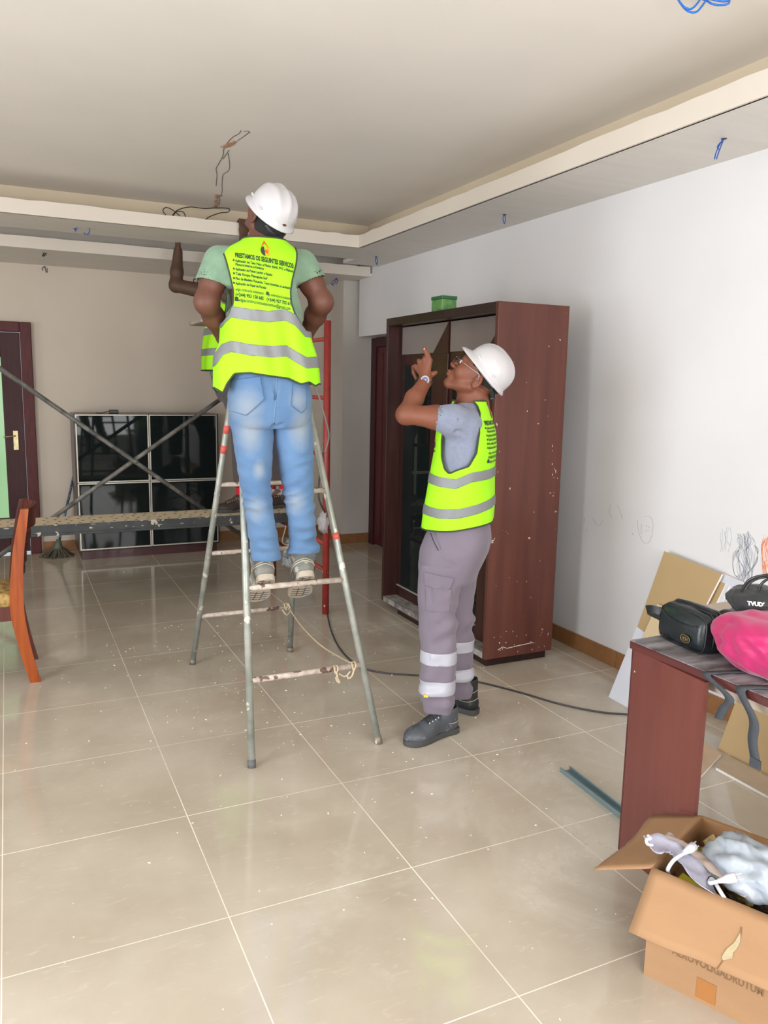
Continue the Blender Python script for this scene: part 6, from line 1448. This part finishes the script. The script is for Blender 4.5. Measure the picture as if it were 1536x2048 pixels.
VR1 = [FR1.row(800, 432, 632, .150), FR1.row(770, 432, 635, .150), FR1.row(745, 433, 634, .150), FR1.row(715, 435, 630, .148), FR1.row(680, 438, 618, .145), FR1.row(640, 441, 611, .142), FR1.row(600, 441, 608, .145), FR1.row(560, 434, 610, .145), FR1.row(520, 434, 610, .134), FR1.row(503, 450, 598, .113), FR1.row(492, 470, 584, .096), FR1.row(480, 490, 566, .082)]
S = Solid((0.55, 0.55, 1.40), (1.60, 1.45, 2.30), 0.0055)
S.column(VR1, r1, f1, 2.5, .0, wr=lambda u, v_, Z: .010*np.sin(u*34+Z*3+1.0)*np.clip((1.95-Z)*2.2, 0, 1)*(v_ < 0.02)+.003*np.sin(u*80+Z*9)*np.clip((2.0-Z)*3, 0, 1), zlo=VR1[0][0][2]-.03, zhi=VR1[-1][0][2])
S.ripple(lambda X, Y, Z: .0016*wave((X, Y, Z), 52, 5, 44)); v, f = S.surface(1)
def lu(x, y): p = A1(x, y, -.12); return float((p-FR1.c)@r1), float(p[2])
uu_, zz_, dd_ = (v-FR1.c)@r1, v[:, 2], (v-FR1.c)@f1
hl = [lu(*p) for p in ((428, 772), (447, 786), (455, 768), (470, 747), (500, 746), (535, 752), (575, 757), (600, 768), (617, 764), (632, 772), (640, 768))]; hemz = np.interp(uu_, [p[0] for p in hl], [p[1] for p in hl])
armL = [lu(*p) for p in ((448, 489), (454, 515), (461, 548), (468, 580), (468, 605), (462, 625), (452, 641), (440, 653), (395, 656), (395, 470), (446, 470))]
armR = [lu(*p) for p in ((597, 503), (592, 530), (583, 560), (579, 585), (581, 608), (590, 630), (602, 648), (614, 662), (660, 664), (660, 470), (597, 470))]
g = np.minimum(np.minimum(zz_-hemz, polydist(uu_, zz_, armL)), polydist(uu_, zz_, armR))
nk1 = A1(529, 480, 0); g = np.minimum(g, np.hypot(uu_-float((nk1-FR1.c)@r1), dd_)-.066+np.clip(nk1[2]-.010-zz_, 0, 1)*8*(dd_ < 0)+np.clip(nk1[2]-.07-zz_, 0, 1)*4*(dd_ >= 0))
g = np.minimum(g, VR1[-1][0][2]-.004-zz_)
vest1 = clip(v, f, g); vo1 = put_mesh('safety_vest', vest1, M_NEON, m1, .003); rim_tube('vest_piping', rim_loops(*vest1), .0035, M_TRIM, vo1)
stripe(vest1, [(440, 658), (455, 632), (465, 622), (500, 630), (535, 634), (570, 630), (590, 640), (612, 662)], .021, vo1, -.13, FR1)
stripe(vest1, [(434, 722), (450, 698), (465, 692), (500, 700), (540, 704), (572, 702), (595, 716), (612, 726), (636, 724)], .021, vo1, -.13, FR1)
vest_print(vo1, vest1, A1(519, 560, 0), nrm(r1), -f1, float(A1(520, 513, -.12)[2]), .78, slope=-.10, ys=1.0)

M_JEAN = mat('washed_light_blue_denim', srgb(92, 124, 160), rough=.85, col2=srgb(72, 104, 142), vscale=5, bump=.25, bscale=320, sheen=.1)
def jeans_material():
    """fades on seat, thighs and knees: worn patches that belong to the cloth"""
    N = M_JEAN.node_tree.nodes; L = M_JEAN.node_tree.links; b = N['Principled BSDF']; src = b.inputs['Base Color'].links[0].from_socket
    tc = N.new('ShaderNodeTexCoord')
    def blob(c, r):
        mp = N.new('ShaderNodeMapping'); mp.vector_type = 'TEXTURE'; mp.inputs['Location'].default_value = tuple(c); mp.inputs['Scale'].default_value = r
        L.new(tc.outputs['Object'], mp.inputs[0]); g_ = N.new('ShaderNodeTexGradient'); g_.gradient_type = 'SPHERICAL'; L.new(mp.outputs[0], g_.inputs[0]); return g_.outputs['Fac']
    out = None; o0 = np.array(m1.location)
    for (x, y, rx, rz) in ((492, 812, .07, .09), (500, 862, .06, .11), (600, 850, .06, .12), (590, 800, .05, .06), (518, 1025, .055, .075), (597, 1010, .055, .07), (520, 940, .03, .05)):
        bfac = blob(A1(x, y, -.08)-o0, (rx, .14, rz))
        if out is None: out = bfac
        else:
            a_ = N.new('ShaderNodeMath'); a_.operation = 'MAXIMUM'; L.new(out, a_.inputs[0]); L.new(bfac, a_.inputs[1]); out = a_.outputs[0]
    mr = N.new('ShaderNodeMapRange'); mr.inputs[1].default_value = 0; mr.inputs[2].default_value = .75; mr.inputs[3].default_value = 0; mr.inputs[4].default_value = .6; L.new(out, mr.inputs[0])
    mx = N.new('ShaderNodeMix'); mx.data_type = 'RGBA'; L.new(mr.outputs[0], mx.inputs[0]); L.new(src, mx.inputs[6]); mx.inputs[7].default_value = srgb(146, 152, 154); L.new(mx.outputs[2], b.inputs['Base Color'])
jeans_material()
S = Solid((0.75, 0.70, 0.74), (1.40, 1.40, 1.72), 0.0052)
S.column([FR1.row(730, 464, 610, .118), FR1.row(760, 459, 614, .124), FR1.row(790, 457, 616, .130), FR1.row(830, 458, 620, .124), FR1.row(856, 461, 622, .105)], r1, f1, 2.5, .02)
for s_, cx in ((-1, 505), (1, 582)): S.ell(A1(cx, 800, -.035), (.078, .085, .105), None, .03)
wj = lambda sd, sg: (lambda u, v_, Z: 0.0058*(.35+.65*np.sin(u*38*sg+Z*21+sd))*np.sin(Z*120+u*30*sg+sd+np.sin(Z*35)*1.5)*np.exp(-((Z-1.10)/.16)**2)+0.0060*(.35+.65*np.sin(u*44*sg-Z*27+sd))*np.sin(Z*105+u*24*sg+sd*2)*np.exp(-((Z-.88)/.09)**2))
JL = [(820, 458, 545, .088, .00), (860, 463, 545, .085, .00), (908, 471, 544, .080, .00), (960, 481, 541, .072, .01), (1012, 489, 545, .066, .03), (1050, 495, 550, .064, .045), (1090, 501, 557, .060, .07), (1118, 504, 561, .060, .085)]
JR = [(820, 547, 621, .088, .00), (860, 548, 623, .085, .00), (908, 555, 625, .080, .00), (960, 564, 626, .072, .01), (1012, 571, 628, .066, .03), (1050, 578, 630, .064, .045), (1080, 579, 633, .060, .07), (1104, 576, 640, .062, .085)]
S.column([FR1.row(a, b, c, e, o_) for a, b, c, e, o_ in JL], r1, f1, 2.2, .006, wr=wj(.3, 1)); S.column([FR1.row(a, b, c, e, o_) for a, b, c, e, o_ in JR], r1, f1, 2.2, .006, wr=wj(1.7, -1))
S.ripple(lambda X, Y, Z: .0032*wave((X, Y, Z), 61, 5, 26)+.0042*wave((X, Y, Z), 62, 5, 60, (1, 1, 1.8)))
for a_, b_ in (((546, 846), (566, 832)), ((544, 862), (500, 852)), ((548, 858), (585, 830)), ((547, 872), (560, 850)), ((480, 968), (512, 975)), ((484, 1010), (520, 1018)), ((496, 1048), (540, 1042)), ((624, 975), (598, 985)), ((626, 1018), (600, 1012)), ((500, 1082), (530, 1090)), ((620, 1062), (596, 1070))): S.cone(A1(*a_, -.105), A1(*b_, -.110), .003, .003, .012, mode='sub')
S.cone(A1(554, 752, -.135), A1(546, 856, -.10), .003, .006, .012, mode='sub')
S.cone(A1(533, 1118, .085)-UZn*.01, A1(533, 1150, .10), .046, .05, .004, mode='sub'); S.cone(A1(608, 1104, .085)-UZn*.01, A1(608, 1130, .10), .046, .05, .004, mode='sub')
v, f = S.surface(1); jn = put_mesh('jeans', (v, f), M_JEAN, m1); JV = (v, f)
uj, dj = (v-FR1.c)@r1, (v-FR1.c)@f1
def lp(x, y): p = A1(x, y, -.11); return float((p-FR1.c)@r1), float(p[2])
for px_ in ([(460, 762), (520, 752), (527, 798), (492, 831), (464, 822)], [(586, 760), (612, 764), (614, 815), (602, 826), (580, 810)]):
    pl = [lp(*p) for p in px_]; band('back_pocket', JV, np.where(dj < 0.0, -polydist(uj, v[:, 2], pl), -1.0), .003, M_JEAN, jn, .003)
    C_ = [A1(x, y, -.2) for x, y in px_]; bvj = BVHTree.FromPolygons([tuple(x) for x in v], [tuple(int(t) for t in x) for x in f]); q = MB(); pts = []
    for a_, b_ in zip(px_, px_[1:]+px_[:1]):
        for t in np.linspace(0, 1, 8, endpoint=False):
            o_ = A1(a_[0]+(b_[0]-a_[0])*t, a_[1]+(b_[1]-a_[1])*t, -.11); h = bvj.ray_cast(Vector(tuple(o_-f1*.3)), Vector(tuple(f1)))
            if h[0] is not None: pts.append(np.array(h[0])-f1*.0055)
    q.tube(pts, .0011, seg=4, closed=True); q.build('seam', mat('denim_stitch', srgb(66, 96, 134), rough=.9) if 'denim_stitch' not in bpy.data.materials else bpy.data.materials['denim_stitch'], jn)
q = MB(); pts = []
for y_ in range(756, 850, 6):
    x_ = 553.5-(y_-756)*.075; h = bvj.ray_cast(Vector(tuple(A1(x_, y_, -.12)-f1*.3)), Vector(tuple(f1)))
    if h[0] is not None: pts.append(np.array(h[0])-f1*.0015)
q.tube(pts, .0014, seg=5); q.build('centre_seam', mat('pale_seam', srgb(112, 140, 166), rough=.9), jn)
M_SHOE1 = mat('dusty_grey_suede', srgb(126, 126, 120), rough=.9, var=.2, vscale=25, bump=.2, bscale=60, spots=srgb(164, 160, 148), spot_scale=30, spot_thr=.62)
M_SOLE1 = mat('pale_dusty_rubber', srgb(176, 164, 148), rough=.85, var=.2, vscale=40, spots=srgb(120, 105, 92), spot_scale=40, spot_thr=.66)
for px_, yawf in ((531, -.06), (611, .05)):
    ct = PA(px_, 1172, 1, yr+.008); dd = nrm(d1_+r1*yawf); hl_ = ct-dd*.040; hl_[2] += 0.012/math.cos(pit)-(ct[2]-zr)
    boot(m1, hl_, hl_+dd*.285, up=tuple(n1_), top=.135, m=M_SHOE1, msole=M_SOLE1, w=1.06, laces=False, name='shoe', line=[(.075, .0024), (.086, .0018)])

# ================================================================== WORKER ON THE PLANK (mostly hidden behind the ladder)
f3 = np.array([-1.0, 0, 0]); r3 = np.array([0, 1.0, 0]); FR3 = Frame((1.62, 3.84, 1.5), f3, r3); A3 = FR3.at
SKIN3 = skin_mat('dark_brown_skin', srgb(84, 60, 46))
m3 = empty('person', (1.75, 3.84, 0.58), 'worker on the plank behind the ladder, bare arm raised into the ceiling gap', 'person')
S = Solid((1.05, 3.45, 1.40), (2.15, 4.45, 2.84), 0.0055)
S.column([FR3.row(760, 430, 500, .13), FR3.row(700, 432, 500, .13), FR3.row(640, 438, 502, .14), FR3.row(590, 442, 498, .15, .03), FR3.row(572, 450, 492, .13, .04)], f3, r3, 2.3, .04)
sf = A3(452, 592, .17); ef = A3(352, 571, .40); wf = A3(356, 503, .435)
S.cone(sf, ef, .062, .049, .03); S.ell(ef, (.048, .048, .048), None, .02); S.cone(ef, ef*.6+wf*.4, .048, .048, .02); S.cone(ef*.6+wf*.4, wf, .047, .034, .02)
S.cone(wf, wf+UZn*.075, .028, .036, .02, (f3, .6))
for i, (dx, L_) in enumerate(((-.030, .062), (-.010, .070), (.010, .066), (.028, .052))):
    b0 = wf+UZn*.08+r3*dx; finger(S, [b0, b0+UZn*L_*.5, b0+UZn*L_*.8-f3*.012], .0105, .0085)
finger(S, [wf+UZn*.025-r3*.022, wf+UZn*.055-r3*.045, wf+UZn*.08-r3*.052], .013, .010)
sn = A3(455, 592, -.15); en = A3(506, 560, -.17); wn_ = PY(487, 480, 3.66)
S.cone(sn, en, .053, .043, .03); S.cone(en, wn_, .042, .028, .02)
pm = PY(487, 460, 3.680); S.cone(wn_, pm, .027, .036, .015, (r3, .6))
for i, (x_, y_) in enumerate(((479, 438.5), (485, 436), (491, 437), (496, 440))):
    k0 = PY(481+i*4.2, 453, 3.678); tpz = 2.6925; tip = np.array([PY(x_, y_, 3.70)[0], 3.727, tpz]); kn = np.array([tip[0], 3.690, tpz+.004]); finger(S, [k0, kn, tip, tip+r3*.012-UZn*.004], .0105, .0090, .002)
finger(S, [pm-f3*.02-UZn*.01, pm-f3*.045+UZn*.012, pm-f3*.05+UZn*.035], .013, .010)
ho3 = A3(447, 538, .03); t3 = math.radians(28); F3 = f3*math.cos(t3)+UZn*math.sin(t3); U3 = -f3*math.sin(t3)+UZn*math.cos(t3)
S.cone(ho3-U3*.05-F3*.02, A3(468, 580, .03), .056, .068, .03); head_solid(S, ho3, r3, F3, U3, detail=False)
v, f = S.surface(1); put_mesh('body', (v, f), SKIN3, m3)
helmet(m3, ho3+U3*.055-F3*.01, r3, F3, U3, w=.108, l=.12, h=.115, visor=.03, ridges=1, m=mat('pale_grey_hard_hat', srgb(196, 204, 196), rough=.35))
M_SHIRT3 = cloth_mat('grey_green_cotton', srgb(112, 122, 108), vs=30)
S = Solid((1.2, 3.3, 1.35), (2.3, 4.4, 2.5), 0.008)
S.column([FR3.row(755, 420, 510, .155), FR3.row(700, 424, 508, .15), FR3.row(640, 430, 510, .16), FR3.row(600, 436, 508, .175, .02), FR3.row(578, 446, 498, .14, .03), FR3.row(568, 456, 486, .09, .03)], f3, r3, 2.3, .03)
S.cone(A3(455, 592, .14), A3(425, 586, .24), .072, .060, .03); S.cone(A3(458, 592, -.12), A3(485, 575, -.18), .072, .058, .03); S.cone(A3(425, 586, .24)+f3*.0, A3(400, 580, .30), .0, .052, .003, mode='sub')
v, f = S.surface(1); put_mesh('t_shirt', (v, f), M_SHIRT3, m3)
S = Solid((1.2, 3.3, 1.35), (2.3, 4.4, 2.5), 0.008)
S.column([FR3.row(760, 405, 520, .17), FR3.row(742, 406, 520, .17), FR3.row(700, 407, 518, .165), FR3.row(655, 413, 516, .165), FR3.row(610, 428, 514, .185, .02), FR3.row(585, 438, 506, .17, .03), FR3.row(572, 448, 494, .12, .03)], f3, r3, 2.4, 0, wr=lambda u, v_, Z: .006*np.sin(v_*40+Z*5))
v, f = S.surface(1); l3, z3, d3 = (v-FR3.c)@f3, v[:, 2], (v-FR3.c)@r3
a3 = [(float((A3(x, y, 0)-FR3.c)@f3), float(A3(x, y, 0)[2])) for x, y in ((448, 560), (446, 600), (450, 640), (470, 655), (492, 640), (496, 600), (490, 560))]
g = np.minimum(z3-float(A3(450, 741, -.15)[2]), np.where(np.abs(d3-.02) > .07, polydist(l3, z3, a3), 1)); v3 = clip(v, f, g); vo3 = put_mesh('safety_vest', v3, M_NEON, m3, .003); rim_tube('vest_piping', rim_loops(*v3), .005, M_TRIM, vo3)
stripe(v3, [(400, 662), (460, 660), (520, 660)], .025, vo3, -.16, FR3); stripe(v3, [(400, 704), (460, 702), (520, 702)], .025, vo3, -.16, FR3)
for px_, mm in (([(440, 578), (452, 578), (446, 570)], 'logo_red'), ([(440, 590), (452, 590), (452, 581), (440, 581)], 'logo_black')):
    bv3 = BVHTree.FromPolygons([tuple(x) for x in v3[0]], [tuple(int(t) for t in x) for x in v3[1]]); P_ = []
    for x, y in px_:
        h = bv3.ray_cast(Vector(tuple(A3(x, y, -.6))), Vector((0, 1, 0))); P_.append(np.array(h[0])-r3*.004 if h[0] is not None else None)
    if all(p is not None for p in P_): q = MB(); q.poly(P_); q.build('printed_emblem', bpy.data.materials[mm], vo3)
M_PANT3 = cloth_mat('charcoal_work_trousers', srgb(78, 72, 74), vs=6)
S = Solid((1.2, 3.3, 0.62), (2.4, 4.3, 1.72), 0.008)
S.column([FR3.row(740, 420, 506, .15), FR3.row(780, 430, 514, .15), FR3.row(805, 440, 520, .13)], f3, r3, 2.3, .03)
S.column([FR3.row(790, 440, 492, .085, -.07), FR3.row(830, 456, 502, .08, -.07), FR3.row(870, 463, 504, .075, -.07), FR3.row(935, 465, 502, .07, -.07), FR3.row(968, 468, 500, .06, -.07)], f3, r3, 2.2, .01)
S.column([FR3.row(790, 476, 530, .085, .05), FR3.row(840, 500, 552, .08, .05), FR3.row(890, 524, 570, .075, .05), FR3.row(940, 542, 582, .068, .05), FR3.row(972, 546, 582, .06, .05)], f3, r3, 2.2, .01)
S.ripple(lambda X, Y, Z: .005*wave((X, Y, Z), 71, 5, 30)); v, f = S.surface(1); put_mesh('trousers', (v, f), M_PANT3, m3)
M_BOOT3 = mat('worn_brown_black_boot', srgb(52, 42, 38), rough=.6, var=.3, vscale=20, spots=srgb(140, 96, 70), spot_scale=40, spot_thr=.68)
M_SOCK = mat('red_sock', srgb(196, 30, 44), rough=.9)
yp = 3.77; p0 = PY(500, 1018, yp); p1 = PY(432, 1021, yp)
boot(m3, (p0[0], yp, 0.580), (p1[0], yp-.02, 0.580), top=.13, m=M_BOOT3, msole=M_SOLE2, w=1.0, mlace=mat('brown_lace', srgb(110, 74, 54), rough=.8))
q = MB(); sc_ = PY(484, 978, yp); q.tube([(sc_[0], yp, .68), (sc_[0], yp, .765)], .047, seg=16); q.build('sock', M_SOCK, m3, smooth=True)
yq = 3.86; p0 = PY(586, 1005, yq); boot(m3, (p0[0], yq, 0.580), (p0[0]-.28, yq-.01, 0.580), top=.13, m=M_BOOT3, msole=M_SOLE2, w=1.0, mlace=bpy.data.materials['brown_lace'])
q = MB(); sc_ = PY(570, 975, yq); q.tube([(sc_[0], yq, .68), (sc_[0], yq, .77)], .047, seg=16); q.build('sock', M_SOCK, m3, smooth=True)
